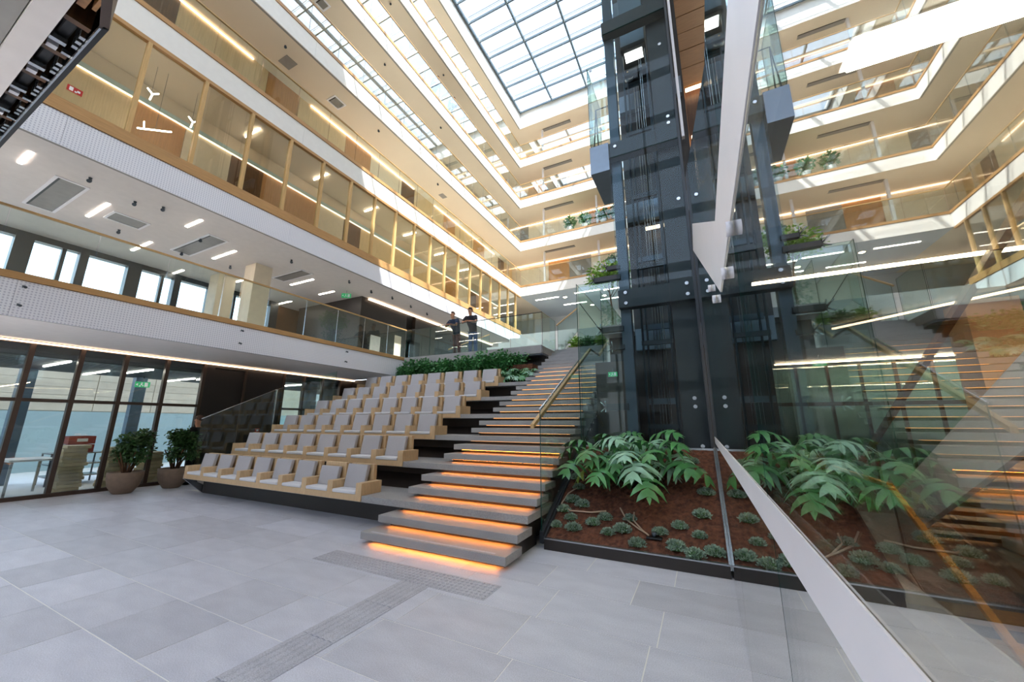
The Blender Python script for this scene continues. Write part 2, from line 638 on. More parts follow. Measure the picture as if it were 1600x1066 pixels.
ex = struct('sky_screen_block', 'added stone block behind the viewer that dims the sky reflected in the glass')  # unseen building added to cut the bright sky reflection in the lift glass
box('facade', (-45.0, 40.0, -34.0, -28.0, -3.0, 17.0), 'pavement', ex)
for i in range(14):
    for j in range(4):
        box('window_pane', (-42.0 + i * 6, -39.2 + i * 6, -28.0, -27.9, 0.2 + j * 4.2, 2.8 + j * 4.2), 'frame_grey', ex)

# ---- ground-floor glazing under the first storey
GXW = -12.85
gw = struct('window_2', 'dark framed glazing of the ground floor')
ymul = [-1.6, -0.8, 0.0, 0.82, 1.63, 2.45, 3.2, 3.97, 4.8, 5.66]
for y in ymul:
    box('mullion', (GXW - 0.08, GXW + 0.04, y - 0.04, y + 0.04, 0.0, 3.30), 'bronze_frame', gw)
box('transom', (GXW - 0.05, GXW + 0.03, -1.6, 5.66, 2.02, 2.09), 'bronze_frame', gw)
box('bottom_rail', (GXW - 0.06, GXW + 0.05, -1.6, 5.66, 0.0, 0.08), 'bronze_frame', gw)
box('head_rail', (GXW - 0.06, GXW + 0.03, -1.6, 5.66, 3.24, 3.30), 'bronze_frame', gw)
for a, b in zip(ymul[:-1], ymul[1:]):
    pane('pane', (GXW - 0.012, GXW, a + 0.04, b - 0.04, 0.08, 2.02), 'x', 'glass_window', gw)
    pane('pane', (GXW - 0.012, GXW, a + 0.04, b - 0.04, 2.09, 3.24), 'x', 'glass_window', gw)
gw2 = struct('window_3', 'dark framed glazing behind the seating tiers')
ym2 = [8.02, 8.77, 9.52, 10.32]
for y in ym2:
    box('mullion', (GXW - 0.08, GXW + 0.04, y - 0.035, y + 0.035, 0.0, 3.30), 'bronze_frame', gw2)
box('transom', (GXW - 0.05, GXW + 0.03, 8.02, 10.32, 2.02, 2.09), 'bronze_frame', gw2)
box('head_rail', (GXW - 0.06, GXW + 0.03, 8.02, 10.32, 3.24, 3.30), 'bronze_frame', gw2)
for a, b in zip(ym2[:-1], ym2[1:]):
    pane('pane', (GXW - 0.012, GXW, a + 0.035, b - 0.035, 0.0, 2.02), 'x', 'glass_window', gw2)
    pane('pane', (GXW - 0.012, GXW, a + 0.035, b - 0.035, 2.09, 3.24), 'x', 'glass_window', gw2)
sbox('wall_dark', [(GXW - 0.1, GXW + 0.02, 5.70, 5.92, 0, 3.3), (GXW - 0.1, GXW + 0.02, 6.80, 7.985, 0, 3.3), (GXW - 0.1, GXW + 0.02, 5.92, 6.80, 3.18, 3.3)], 'bronze_wall', 'dark bronze wall panel beside the door')
d1 = struct('door_1', 'tall dark bronze door in the ground floor wall')
dl = box('door_leaf', (GXW - 0.09, GXW - 0.02, 5.93, 6.79, 0.0, 3.17), 'bronze_wall', d1)
box('door_frame', (GXW - 0.02, GXW + 0.035, 6.765, 6.815, 0.0, 3.2), 'bronze_frame', d1)
box('handle', (GXW - 0.02, GXW + 0.03, 6.02, 6.05, 0.9, 1.3), 'steel_dark', dl)
sbox('wall_end', [(-16.0, -10.95, 10.9, 11.1, 0.0, 3.3), (GXW - 0.1, GXW, 10.36, 11.0, 0, 3.3)], 'bronze_wall', 'dark wall at the end of the ground floor')
cove = tag(box('cove_light', (GXW + 0.06, GXW + 0.12, -1.6, 10.9, 3.255, 3.285), 'led_cove'), 'warm light line along the top of the ground floor glazing', 'light')

# room behind that glazing
sbox('wall_aqua', [(-19.9, -19.7, -7.0, 14.0, 0.0, 1.95)], 'aqua_wall', 'pale aqua wall seen through the glazing')
sw = struct('wall_stone', 'cream stone clad wall seen through the glazing')
for i in range(5):
    for j, y in enumerate(frange(-1.0, 12.0, 1.62)):
        box('stone_panel', (-19.9, -19.72 + 0.004 * ((i + j) % 3), y + 0.01, y + 1.61, 1.97 + 0.27 * i, 2.23 + 0.27 * i), 'stone_cream', sw)
box('wall_backing', (-19.95, -19.78, -7.0, 14.0, 1.95, 3.4), 'cream_panel', sw)
sl = struct('ceiling_slats', 'dark slatted ceiling of the room behind the glazing')
for i, x in enumerate(frange(-16.4, -13.1, 0.2)):
    box('slat', (x, x + 0.09, -2.0, 12.0, 3.0, 3.12), 'slat_dark', sl)
box('ceiling_board', (-16.5, -12.95, -7.0, 12.0, 3.26, 3.3), 'dark_ceiling', sl)
for i, (xx, y) in enumerate(((-14.0, 3.1), (-14.0, 4.6), (-14.0, 6.4), (-14.2, 9.0), (-15.5, 4.2), (-15.5, 6.2), (-15.5, 8.5))):
    tag(box('line_lamp', (xx - 0.9, xx + 0.9, y - 0.018, y + 0.018, 2.96, 2.99), 'led_white'), 'thin line lamp under the dark slats, %s' % ['front row at the first pane', 'front row behind the first potted tree', 'front row beside the door', 'front row behind the tiers', 'deep row by the entrance', 'deep row behind the potted trees', 'deep row behind the door'][i], 'lamp', 'line lamps under the slatted ceiling')
for i, y in enumerate((3.0, 5.3, 7.6)):
    o = sbox('column_%d' % (i + 1), (-16.35, -16.1, y, y + 0.28, 0.0, 3.2), 'steel_blue', 'blue grey steel column behind the glazing')

# ---- first storey: windows at the back, columns, dark core
wx = -15.75
w1 = struct('window_4', 'dark framed strip window of the first storey')
yp = [-0.1, 1.1, 2.35, 3.45, 4.55, 5.65, 6.75, 7.85, 8.95]
for i, y in enumerate(yp):
    hw = 0.16 if i % 2 == 0 else 0.09
    box('mullion', (wx - 0.15, wx + 0.12, y - hw, y + hw, 4.1, 6.53), 'frame_grey', w1)
    if i % 2:
        box('window_post', (wx - 0.1, wx + 0.05, y - 0.42, y - 0.34, 4.1, 6.4), 'frame_grey', w1)
box('head_rail', (wx - 0.15, wx + 0.1, -7.0, 9.0, 6.38, 6.55), 'frame_grey', w1)
box('sill', (wx - 0.15, wx + 0.1, -7.0, 9.0, 4.0, 4.5), 'frame_grey', w1)
for a, b in zip(yp[:-1], yp[1:]):
    pane('pane', (wx - 0.01, wx, a + 0.1, b - 0.1, 4.5, 6.38), 'x', 'glass_window', w1)
for i, (x, y) in enumerate(((-14.45, 6.2), (-12.45, 6.25))):
    sbox('column_%d' % (i + 4), (x - 0.32, x + 0.25, y - 0.02, y + 0.5, 4.0, 6.55), 'cream_panel', 'square pale column of the first storey')
sbox('wall_core', [(-15.6, -11.72, 10.0, 10.2, 4.0, 6.55), (-11.9, -11.72, 10.2, 12.6, 4.0, 6.55), (-12.6, -12.4, 12.6, 13.2, 4.0, 6.55), (-11.9, -11.72, 13.2, 20.5, 4.0, 6.55)], 'bronze_wall', 'dark panelled core of the first storey')
sbox('wall_back', [(-16.2, -12.0, 20.5, 20.7, 4.0, 6.55), (-16.2, -16.0, 9.1, 20.5, 4.0, 6.55)], 'walnut', 'dark end wall of the first storey')
tag(box('cove_light', (-11.70, -11.62, 10.3, 20.4, 6.47, 6.52), 'led_cove'), 'warm light line over the dark first storey core', 'light')

# first storey floor beyond the tiers, with the stair opening
sbox('floor_upper', [(-16.2, XF - 0.03, -7.0, 27.0, 3.95, 4.0), (XF - 0.03, -4.32, 10.78, 27.0, 3.78, 4.0), (-4.32, -2.06, 11.92, 27.0, 3.78, 4.0), (-2.06, 1.45, 9.2, 27.0, 3.78, 4.0)], 'tread_granite', 'grey stone floor of the first storey')
sbox('wall_under', [(XF, -4.35, 11.2, 11.4, 0.0, 3.78), (-4.3, -2.06, 12.5, 12.6, 0, 3.78), (-2.0, 1.45, 9.7, 9.8, 0.0, 3.78)], 'bronze_wall', 'dark wall under the upper floor')

# ---- second storey: oak framed glazing flush with the fascia
ow = struct('window_5', 'oak framed glazing of the second storey gallery')
Z0, Z1 = ZB[1] + 0.74, ZB[2]
posts = [2.33 + 1.07 * i for i in range(-4, 18)]
box('sill', (XF - 0.09, XF + 0.02, -2.0, YB, Z0, Z0 + 0.14), 'oak_long', ow)
box('head_rail', (XF - 0.09, XF + 0.01, -2.0, YB, Z1 - 0.09, Z1), 'oak_long', ow)
for y in posts:
    box('post', (XF - 0.10, XF + 0.015, y - 0.035, y + 0.035, Z0 + 0.14, Z1 - 0.09), 'oak_frame', ow)
for a, b in zip(posts[:-1], posts[1:]):
    pane('pane', (XF - 0.06, XF - 0.048, a + 0.035, b - 0.035, Z0 + 0.14, Z1 - 0.09), 'x', 'glass_oak', ow, 'oak_frame')
# inner partition
ip = struct('partition_1', 'panelled inner wall of the second storey')
px = -11.55
rp = random.Random(11)
y = -3.0
i = 0
while y < 20.8:
    w = (5.7, 1.0, 1.1, 0.9, 1.9, 1.1, 0.8)[i % 7]
    mm = ('oak_pale', 'oak_panel', 'cream_panel', 'walnut', 'oak_panel', 'cream_panel', 'walnut')[i % 7]
    box('wall_panel', (px - 0.06, px, y + 0.006, min(y + w, 20.9) - 0.006, Z0 - 0.05, 9.22), mm, ip)
    y += w
    i += 1
box('partition_rail', (px - 0.06, px + 0.05, -3.0, 20.9, 9.24, 9.36), 'aqua_wall', ip)
box('ceiling_panel', (px - 0.03, px + 0.0, -3.0, 20.9, 9.36, Z1), 'ceiling_cream', ip)
tag(box('cove_light', (px + 0.01, px + 0.035, -3.0, 20.9, 9.215, 9.235), 'led_cove'), 'warm light line inside the oak glazed gallery', 'light')
for i in range(6):
    yy = 4.9 + i * 2.2
    tag(box('line_lamp', (-11.2, -10.5, yy - 0.012, yy + 0.012, Z1 - 0.03, Z1 + 0.0), 'led_white'), 'line lamp on the oak gallery ceiling, %s from the entrance' % ORD[i], 'lamp', 'line lamps of the oak glazed gallery')

# ---- third storey back wall (panels + light line), upper storeys inner glazing
bx = -11.84
t3 = struct('wall_gallery', 'panelled back wall of the third storey gallery')
z0, z1 = ZB[2] + 0.74, ZB[3]
y = -3.0
i = 0
while y < YB + 2:
    w = (2.0, 1.3, 1.9, 0.9, 2.4, 1.1)[i % 6]
    mm = ('oak_pale', 'oak_panel', 'cream_panel', 'walnut', 'oak_pale', 'oak_panel')[i % 6]
    box('wall_panel', (bx - 0.08, bx, y + 0.006, y + w - 0.006, z0 - 0.05, z1 + 0.012), mm, t3)
    y += w
    i += 1
for (a, b) in ((1.2, 5.0), (7.0, 12.6), (14.2, 20.8)):
    tag(box('cove_light', (bx + 0.02, bx + 0.06, a, b, z1 - 0.05, z1 - 0.02), 'led_cove'), {1.2: 'warm light line on the third storey wall, closest to the entrance', 7.0: 'middle warm light line on the third storey wall', 14.2: 'warm light line on the third storey wall, by the far corner'}[a], 'light', 'light lines of the third storey')
for k in (3, 4, 5):
    z0, z1 = ZB[k] + 0.74, ZB[k + 1]
    g = struct('window_%d' % (k + 3), 'office glazing behind the %s storey gallery' % ORD[k])
    pys = [-3 + 1.61 * i for i in range(16)]
    for y in pys:
        box('mullion', (bx - 0.06, bx + 0.05, y - 0.03, y + 0.03, z0 - 0.05, z1), 'white_metal', g)
    for a, b in zip(pys[:-1], pys[1:]):
        pane('pane', (bx - 0.012, bx, a + 0.03, b - 0.03, z0 - 0.04, z1 - 0.02), 'x', 'glass_office', g, 'white_metal')
    box('office_wall', (-14.4, -14.3, -3.0, 21.0, z0 - 0.05, z1), 'cream_panel', g)
    tag(box('ceiling_lamp', (-13.2, -13.05, -1.0, 20.0, z1 - 0.04, z1 - 0.005), 'led_warm'), 'long line lamp in the offices of the %s storey' % ORD[k], 'lamp', 'office line lamps')

# ---- far wing: back walls per storey
for k in (2, 3, 4, 5):
    z0, z1 = ZB[k] + 0.74, ZB[k + 1]
    fw = struct('wall_wing_%d' % (k - 1), 'back wall of the far wing, %s storey' % ORD[k])
    mats = ('cream_panel', 'oak_panel', 'stone_cream', 'vent_grey', 'cream_panel')
    for i, xa in enumerate(frange(-12.0, 3.5, 1.55)):
        box('wall_panel', (xa + 0.006, xa + 1.544, 23.6, 23.7, z0 - 0.05, z1 + 0.012), mats[(i * 2 + k) % 5], fw)
    tag(box('cove_light', (-11.5, 3.4, 23.5, 23.56, z1 - 0.07, z1 - 0.015), 'led_cove'), 'warm light line along the far wing, %s storey' % ORD[k], 'light', 'light lines of the far wing')
    for i, xa in enumerate((-8.6, -4.9, -1.8)):
        sbox('column_%d' % (10 + k * 3 + i), (xa - 0.06, xa + 0.06, 22.0, 22.12, z0 - 0.03, z1 + 0.02), 'white_metal', 'slim white column of the far wing')
# far hall under the wing (double height)
sbox('wall_hall', [(-16.2, 4.0, 26.8, 27.0, 7.45, 9.8)], 'ceiling_blue', 'back wall of the far hall')
fh = struct('window_9', 'dark framed glazing of the far hall')
for i, xa in enumerate(frange(-10.0, 3.0, 1.3)):
    box('mullion', (xa - 0.05, xa + 0.05, 26.6, 26.72, 4.0, 7.4), 'frame_grey', fh)
    pane('pane', (xa + 0.05, xa + 1.25, 26.65, 26.66, 4.0, 7.3), 'y', 'glass_green', fh)
box('head_rail', (-10, 3.0, 26.58, 26.74, 7.3, 7.5), 'frame_grey', fh)
# ================================================================== STAIR AND SEATING TIERS
RUN, RISE, TY0 = 0.302, 0.15, 4.03
XL, XR = -4.32, -2.09


def yk(k):
    return TY0 + RUN * (k - 1)


TH = 0.095
stair = thing('staircase', 'wide grey granite staircase with warm light under each tread', 'staircase', (0, 0, 0))
tread_me = mesh_of('tread', (lambda b: (bm_box(b, XL, XR, 0, 0.43, -TH, 0), b)[1])(bmesh.new()), 'tread_granite', 0.004, 1)
led_me = mesh_of('light_strip', (lambda b: (bm_box(b, XL + 0.16, XR - 0.12, 0.045, 0.06, -TH - 0.005, -TH), b)[1])(bmesh.new()), 'led_stair')
led_dim = mesh_of('light_strip', (lambda b: (bm_box(b, XL + 0.16, XR - 0.12, 0.045, 0.06, -TH - 0.005, -TH), b)[1])(bmesh.new()), 'led_stair_dim')
for k in range(1, 28):
    y, z = yk(k), RISE * k
    if not (k % 3 == 0 and k <= 18):
        link('tread', tread_me, stair, (0, y, z))
    link('light_strip', led_me if k < 9 else led_dim, stair, (0, y, z))
bm = bmesh.new()
for k in range(1, 28):
    y, z = yk(k), RISE * k
    bm_box(bm, XL + 0.12, XR - 0.08, y + 0.13, y + 0.45, max(0.0, z - RISE - 0.35), z - TH - 0.001)
obj('riser_base', bm, 'bronze_wall', stair)
# side cheek of the upper flight beyond the tiers
bm = bmesh.new()
bm_prism(bm, [(9.3, 2.55), (11.9, 3.85), (11.9, 3.35), (9.3, 2.05)], 'x', XL + 0.02, XL + 0.10)
obj('cheek', bm, 'car_grey', stair)
# light nosing strip on the lowest tread
box('nosing_strip', (XL + 0.14, XR - 0.16, TY0 + 0.035, TY0 + 0.075, RISE, RISE + 0.0012), 'tactile_granite', stair)

TX0 = -10.62
tiers = thing('seating_tiers', 'six stone seating tiers rising beside the staircase', 'seating tiers', (0, 0, 0))
for r in range(1, 7):
    k = 3 * r
    y, z = yk(k), RISE * k
    box('tier_slab', (TX0, XR, y, y + 0.98, z - TH, z), 'tread_granite', tiers, 0.003)
    box('tier_riser', (TX0 + 0.05, XL + 0.1, y + 0.40, y + 0.5, z - 0.56, z - TH - 0.001), 'bronze_wall', tiers)
bm = bmesh.new()
bm_prism(bm, [(5.15, 0.0), (4.98, 0.36), (5.3, 0.34), (9.8, 2.5), (11.0, 2.5), (11.0, 0.0)], 'x', TX0 + 0.04, XL + 0.05)
obj('tier_base', bm, 'bronze_wall', tiers)
bm = bmesh.new()
bm_prism(bm, [(4.63, 0.36), (4.72, 0.36), (5.25, 0.06), (5.25, 0.0), (5.05, 0.0)], 'x', TX0 - 0.02, TX0 + 0.03)
obj('end_bracket', bm, 'steel', tiers)

# ---- seats
PIT = 0.6775
SX = -10.555
AW = 0.125


def rounded(b, bev, mat, name):
    bm = bmesh.new()
    bm_box(bm, *b)
    return mesh_of(name, bm, mat, bev, 3)


cw0, cw1 = AW + 0.008, PIT - 0.008
base_me = mesh_of('base', (lambda b: (bm_box(b, AW, PIT, 0.0, 0.018, -0.085, 0.012), bm_box(b, AW, PIT, 0.018, 0.36, 0.0, 0.012), b)[2])(bmesh.new()), 'oak')
arm_me = mesh_of('armrest', (lambda b: (bm_prism(b, [(0.0, -0.085), (0.018, -0.085), (0.018, 0.0), (0.43, 0.0), (0.43, 0.19), (0.0, 0.19)], 'x', 0.0, AW - 0.001), b)[1])(bmesh.new()), 'oak')
back_me = rounded((AW + 0.004, PIT - 0.002, 0.36, 0.43, 0.0, 0.445), 0.005, 'oak', 'backrest')
seat_me = rounded((cw0, cw1, -0.012, 0.35, 0.013, 0.068), 0.016, 'fabric_light', 'seat_cushion')


def back_cushion(h):
    bm = bmesh.new()
    bm_box(bm, cw0 + 0.004, cw1 - 0.06, -0.035, 0.035, 0.0, h)
    bmesh.ops.rotate(bm, verts=bm.verts, cent=(0, 0, 0), matrix=Matrix.Rotation(math.radians(-10), 3, 'X'))
    bmesh.ops.translate(bm, verts=bm.verts, vec=(0, 0.245, 0.06))
    return mesh_of('back_cushion', bm, 'fabric_grey', 0.014, 3)


cush_me = back_cushion(0.385)
cush_low = back_cushion(0.325)
ROWN = ['front', 'second', 'third', 'fourth', 'fifth', 'topmost']
for r in range(1, 7):
    y, z = yk(3 * r) - 0.02, RISE * 3 * r
    for s in range(8):
        n_from = 8 - s
        pos = 'next to the stairs' if n_from == 1 else ('farthest from the stairs' if n_from == 8 else '%s from the stairs' % ORD[n_from - 1])
        t = thing('auditorium_chair', 'oak seat with grey cushions in the %s row, %s' % (ROWN[r - 1], pos), 'seat', (SX + s * PIT, y, z + 0.001), 'oak seats on the tiers')
        bs = link('base', base_me, t)
        link('armrest', arm_me, t)
        bk = link('backrest', back_me, t)
        link('seat_cushion', seat_me, bs)
        link('back_cushion', cush_low if (r == 1 and s == 6) else cush_me, bk)
        if s == 7:
            link('armrest', arm_me, t, (PIT, 0, 0))
tag(box('folded_paper', (SX + PIT + 0.16, SX + PIT + 0.34, 4.59, 4.78, 0.5205, 0.526), 'paper_white'), 'white paper lying on the second front row seat from the glass panel', 'paper')

# ---- sloping glass panel at the outer end of the tiers
gp = thing('tier_glass_screen', 'sloping glass side panel beside the seats and the dark door', 'glass panel', (0, 0, 0))


def slope_pane(name, x, pts, mat, parent, t=0.012):
    bm = bmesh.new()
    bm_prism(bm, pts, 'x', x - t / 2, x + t / 2)
    bm.normal_update()
    for f in bm.faces:
        f.material_index = 0 if abs(f.normal.x) > 0.9 else 1
    return obj(name, bm, [mat, 'glass_edge'], parent)


slope_pane('pane', -10.68, [(4.82, 0.25), (4.82, 1.67), (6.50, 2.50), (6.50, 1.15)], 'glass_green', gp)
slope_pane('pane', -10.68, [(6.52, 1.16), (6.52, 2.51), (8.4, 3.26), (8.4, 2.1)], 'glass_green', gp)
bm = bmesh.new()
bm_tube(bm, [(-10.68, 4.82, 1.675), (-10.68, 6.50, 2.505)], 0.012, 6)
obj('top_cap', bm, 'steel', gp)
box('end_post', (-10.70, -10.66, 6.50, 6.52, 1.15, 2.51), 'steel', gp)

# ---- glass balustrade and handrail of the stair
sg = thing('stair_balustrade', 'tall glass balustrade between the stairs and the planted bed', 'balustrade', (0, 0, 0))
GXS = -2.045
slope_pane('pane', GXS, [(4.97, 0.20), (4.97, 1.785), (6.965, 2.79), (6.965, 1.19)], 'glass_clear', sg)
slope_pane('pane', GXS, [(6.985, 1.20), (6.985, 4.36), (9.1, 4.36), (9.1, 2.25)], 'glass_green', sg)
slope_pane('pane', GXS, [(9.12, 2.26), (9.12, 4.9), (12.2, 4.9), (12.2, 3.78)], 'glass_green', sg)
bm = bmesh.new()
bm_tube(bm, [(GXS, 4.965, 1.79), (GXS, 6.97, 2.80)], 0.016, 8)
obj('top_cap', bm, 'steel', sg)
bm = bmesh.new()
bm_prism(bm, [(4.95, 0.06), (4.95, 0.20), (6.98, 1.24), (6.98, 1.10)], 'x', GXS - 0.02, GXS + 0.035)
obj('base_channel', bm, 'frame_grey', sg)
rail = thing('stair_handrail', 'oak handrail on slim brackets along the stair glass', 'handrail', (0, 0, 0))


def rail_bar(name, pts, w, h, mat, parent):
    bm = bmesh.new()
    for a, b in zip(pts[:-1], pts[1:]):
        x = a[0]
        bm_prism(bm, [(a[1], a[2] - h / 2), (a[1], a[2] + h / 2), (b[1], b[2] + h / 2), (b[1], b[2] - h / 2)], 'x', x - w / 2, x + w / 2)
    return obj(name, bm, mat, parent)


rail_bar('rail', [(-2.15, 4.93, 1.555), (-2.15, 8.27, 3.25)], 0.05, 0.06, 'handrail_wood', rail)
rail_bar('rail', [(-2.15, 9.11, 3.25), (-2.15, 11.3, 4.32)], 0.05, 0.06, 'handrail_wood', rail)
rail_bar('rail', [(-2.15, 8.27, 3.25), (-2.15, 9.11, 3.25)], 0.025, 0.03, 'frame_grey', rail)
for yy in (5.3, 6.3, 7.3, 8.1, 9.6, 10.6):
    zz = 1.555 + (yy - 4.93) * 0.5075 if yy < 8.6 else 3.25 + (yy - 9.11) * 0.4886
    bm = bmesh.new()
    bm_tube(bm, [(GXS - 0.006, yy, zz - 0.06), (-2.12, yy, zz - 0.06), (-2.15, yy, zz - 0.028)], 0.008, 6)
    obj('bracket', bm, 'steel', rail)

# ---- landing edge where the two men stand
br = struct('slab_landing', 'grey stone edge of the upper landing above the shrubs')
box('edge_stone', (XF + 0.02, XL - 0.02, 10.74, 10.80, 3.76, 4.02), 'tread_granite', br)
box('landing_soffit', (XF + 0.02, XL - 0.02, 10.80, 11.9, 3.72, 3.775), 'car_grey', br)
lb = thing('landing_balustrade', 'glass balustrade with thin dark rail in front of the two men', 'balustrade', (0, 0, 0))
for i in range(5):
    xa = XF + 0.06 + i * 1.122
    pane('pane', (xa, xa + 1.11, 10.775, 10.787, 3.98, 5.10), 'y', 'glass_green', lb)
bm = bmesh.new()
bm_tube(bm, [(XF + 0.04, 10.78, 5.11), (XL, 10.78, 5.11)], 0.014, 8)
obj('rail', bm, 'dark_metal', lb)
pane('side_pane', (XL - 0.012, XL, 10.80, 12.0, 3.98, 5.1), 'x', 'glass_green', lb)

# ================================================================== BALUSTRADES OF THE STOREYS
for k in (0, 2, 3, 4, 5):
    zt = ZB[k] + 0.74
    b = thing('gallery_balustrade', 'glass balustrade with oak handrail along the %s storey' % ORD[k], 'balustrade', (0, 0, 0), 'glass balustrades of the storeys')
    y1 = 10.80 if k == 0 else YB
    ys_ = [0.2 + 1.07 * i for i in range(-3, 30)]
    ys_ = [y for y in ys_ if y < y1 - 0.3] + [y1]
    for a, c in zip(ys_[:-1], ys_[1:]):
        pane('pane', (XF - 0.016, XF - 0.004, a + 0.006, c - 0.006, zt - 0.02, zt + 1.06), 'x', 'glass_clear' if k < 3 else 'glass_parapet', b, 'steel')
    box('handrail', (XF - 0.035, XF + 0.015, ys_[0], y1, zt + 1.06, zt + 1.095), 'handrail_wood', b)
    if k:
        for xa in frange(XF + 0.02, 3.8, 1.38):
            pane('pane', (xa + 0.006, xa + 1.374, YB + 0.004, YB + 0.016, zt - 0.02, zt + 1.06), 'y', 'glass_clear' if k < 4 else 'glass_parapet', b, 'steel')
        bm = bmesh.new()
        bm_box(bm, XF, 3.9, YB - 0.015, YB + 0.035, zt + 1.06, zt + 1.095)
        obj('handrail', bm, 'handrail_wood', b)

# ================================================================== PLANTED BED BESIDE THE STAIRS
PY0, PY1, PZ0, PZ1 = 4.97, 6.92, 0.10, 1.19
PX0, PX1, PX2 = -2.0, GX - 0.014, 1.47


def soil_z(y):
    return PZ0 + (y - PY0) / (PY1 - PY0) * (PZ1 - PZ0)


def make_bed(name, x0, x1, label):
    p = thing(name, label, 'planter', (0, 0, 0))
    box('front_panel', (x0, x1, PY0 - 0.03, PY0, 0.0, 0.125), 'bronze_wall', p)
    box('front_lip', (x0, x1, PY0 - 0.035, PY0 + 0.02, 0.125, 0.14), 'steel', p)
    bm = bmesh.new()
    nx, ny = 46, 40
    rs = random.Random(5)
    grid = [[bm.verts.new((x0 + (x1 - x0) * i / nx, PY0 + (PY1 - PY0) * j / ny, soil_z(PY0 + (PY1 - PY0) * j / ny) + (rs.uniform(-0.014, 0.014) if 0 < j < ny else 0))) for i in range(nx + 1)] for j in range(ny + 1)]
    for j in range(ny):
        for i in range(nx):
            bm.faces.new((grid[j][i], grid[j][i + 1], grid[j + 1][i + 1], grid[j + 1][i]))
    obj('soil', bm, 'soil', p)
    bm = bmesh.new()
    bm_prism(bm, [(PY0, 0.0), (PY0, PZ0 - 0.03), (PY1, PZ1 - 0.03), (PY1, 0.0)], 'x', x0 + 0.01, x1 - 0.01)
    obj('bed_body', bm, 'bronze_wall', p)
    for xx, mm in ((x0, 'frame_grey'), (x1, 'steel')):
        bm = bmesh.new()
        bm_prism(bm, [(PY0 - 0.02, PZ0 - 0.02), (PY0 - 0.02, PZ0 + 0.04), (PY1, PZ1 + 0.04), (PY1, PZ1 - 0.02)], 'x', xx - 0.012, xx + 0.012)
        obj('side_lip', bm, mm, p)
    box('back_lip', (x0, x1, PY1 - 0.01, PY1 + 0.02, PZ1 - 0.04, PZ1 + 0.025), 'steel', p)
    return p


make_bed('planting_bed', PX0, PX1, 'sloping planted soil bed in front of the glass lift')
make_bed('planting_bed', GX + 0.03, PX2, 'sloping soil bed behind the tall glass wall')


# ---- philodendron leaves
def leaf_mesh(name, L, W, lobes, seed, mat):
    """Heart-shaped blade cut into finger lobes on both sides of a midrib."""
    rs = random.Random(seed)
    bm = bmesh.new()
    n = lobes

    def zc(x, y):
        t = y / L
        return 0.16 * L * math.sin(max(0, min(1, t)) * 2.4) - 0.30 * L * max(0, t) ** 2 + 0.22 * abs(x) - 0.9 * x * x / L
    mid = [bm.verts.new((0, L * i / n, zc(0, L * i / n))) for i in range(n + 1)]

    def V(x, y, dz=0.0):
        return bm.verts.new((x, y, zc(x, y) + dz))
    for sg in (-1, 1):
        for i in range(n):
            t = (i + 0.5) / n
            wd = W * (0.78 + 0.30 * math.sin(math.pi * (0.15 + 0.75 * t)) - 0.55 * t ** 2.2) * rs.uniform(0.9, 1.1)
            ang = math.radians(-32 + 78 * t + rs.uniform(-6, 6))
            dx, dy = math.cos(ang), math.sin(ang)
            a, b = mid[i], mid[i + 1]
            ya, yb2 = a.co.y, b.co.y
            hw = 0.5 * L / n
            c1, c2, c3 = 0.42 * wd, 0.74 * wd, wd
            yc = (ya + yb2) / 2
            px1, py1 = sg * dx * c1, yc + dy * c1
            px2, py2 = sg * dx * c2, yc + dy * c2
            nx, ny = -sg * dy, dx
            ra = V(px1 - nx * hw * 0.85, py1 - ny * hw * 0.85)
            rb = V(px1 + nx * hw * 0.80, py1 + ny * hw * 0.80)
            ma = V(px2 - nx * hw * 0.62, py2 - ny * hw * 0.62, -0.01)
            mb = V(px2 + nx * hw * 0.52, py2 + ny * hw * 0.52, -0.01)
            tp = V(sg * dx * c3, yc + dy * c3, -0.03)
            for f in ((a, ra, rb, b), (ra, ma, mb, rb), (ma, tp, mb)):
                fc = bm.faces.new(f if sg > 0 else f[::-1])
                fc.smooth = True
    e = mid[-1]
    l1, l2, tp = V(0.10 * W, L * 1.06), V(-0.10 * W, L * 1.06), V(0, L * 1.22)
    bm.faces.new((e, l1, tp, l2))
    return mesh_of(name, bm, mat)


LEAVES = [leaf_mesh('leaf', 0.42, 0.30, 5, 1, 'leaf_philodendron'), leaf_mesh('leaf', 0.40, 0.30, 5, 2, 'leaf_pale'), leaf_mesh('leaf', 0.38, 0.27, 4, 3, 'leaf_philodendron')]
LEAF_Y = leaf_mesh('leaf', 0.40, 0.24, 5, 4, 'leaf_yellow')


def place_leaf(parent, me, base, tip_dir, droop, roll=0.0, s=1.0, name='leaf'):
    d = Vector(tip_dir).normalized()
    right = d.cross(Vector((0, 0, 1)))
    if right.length < 0.05:
        right = Vector((1, 0, 0))
    right.normalize()
    up = right.cross(d).normalized()
    m = Matrix((right, d, up)).transposed()
    q = m.to_4x4() @ Matrix.Rotation(roll, 4, 'Y') @ Matrix.Rotation(-droop, 4, 'X')
    o = link(name, me, parent)
    o.matrix_local = Matrix.Translation(base) @ q @ Matrix.Scale(s, 4)
    return o


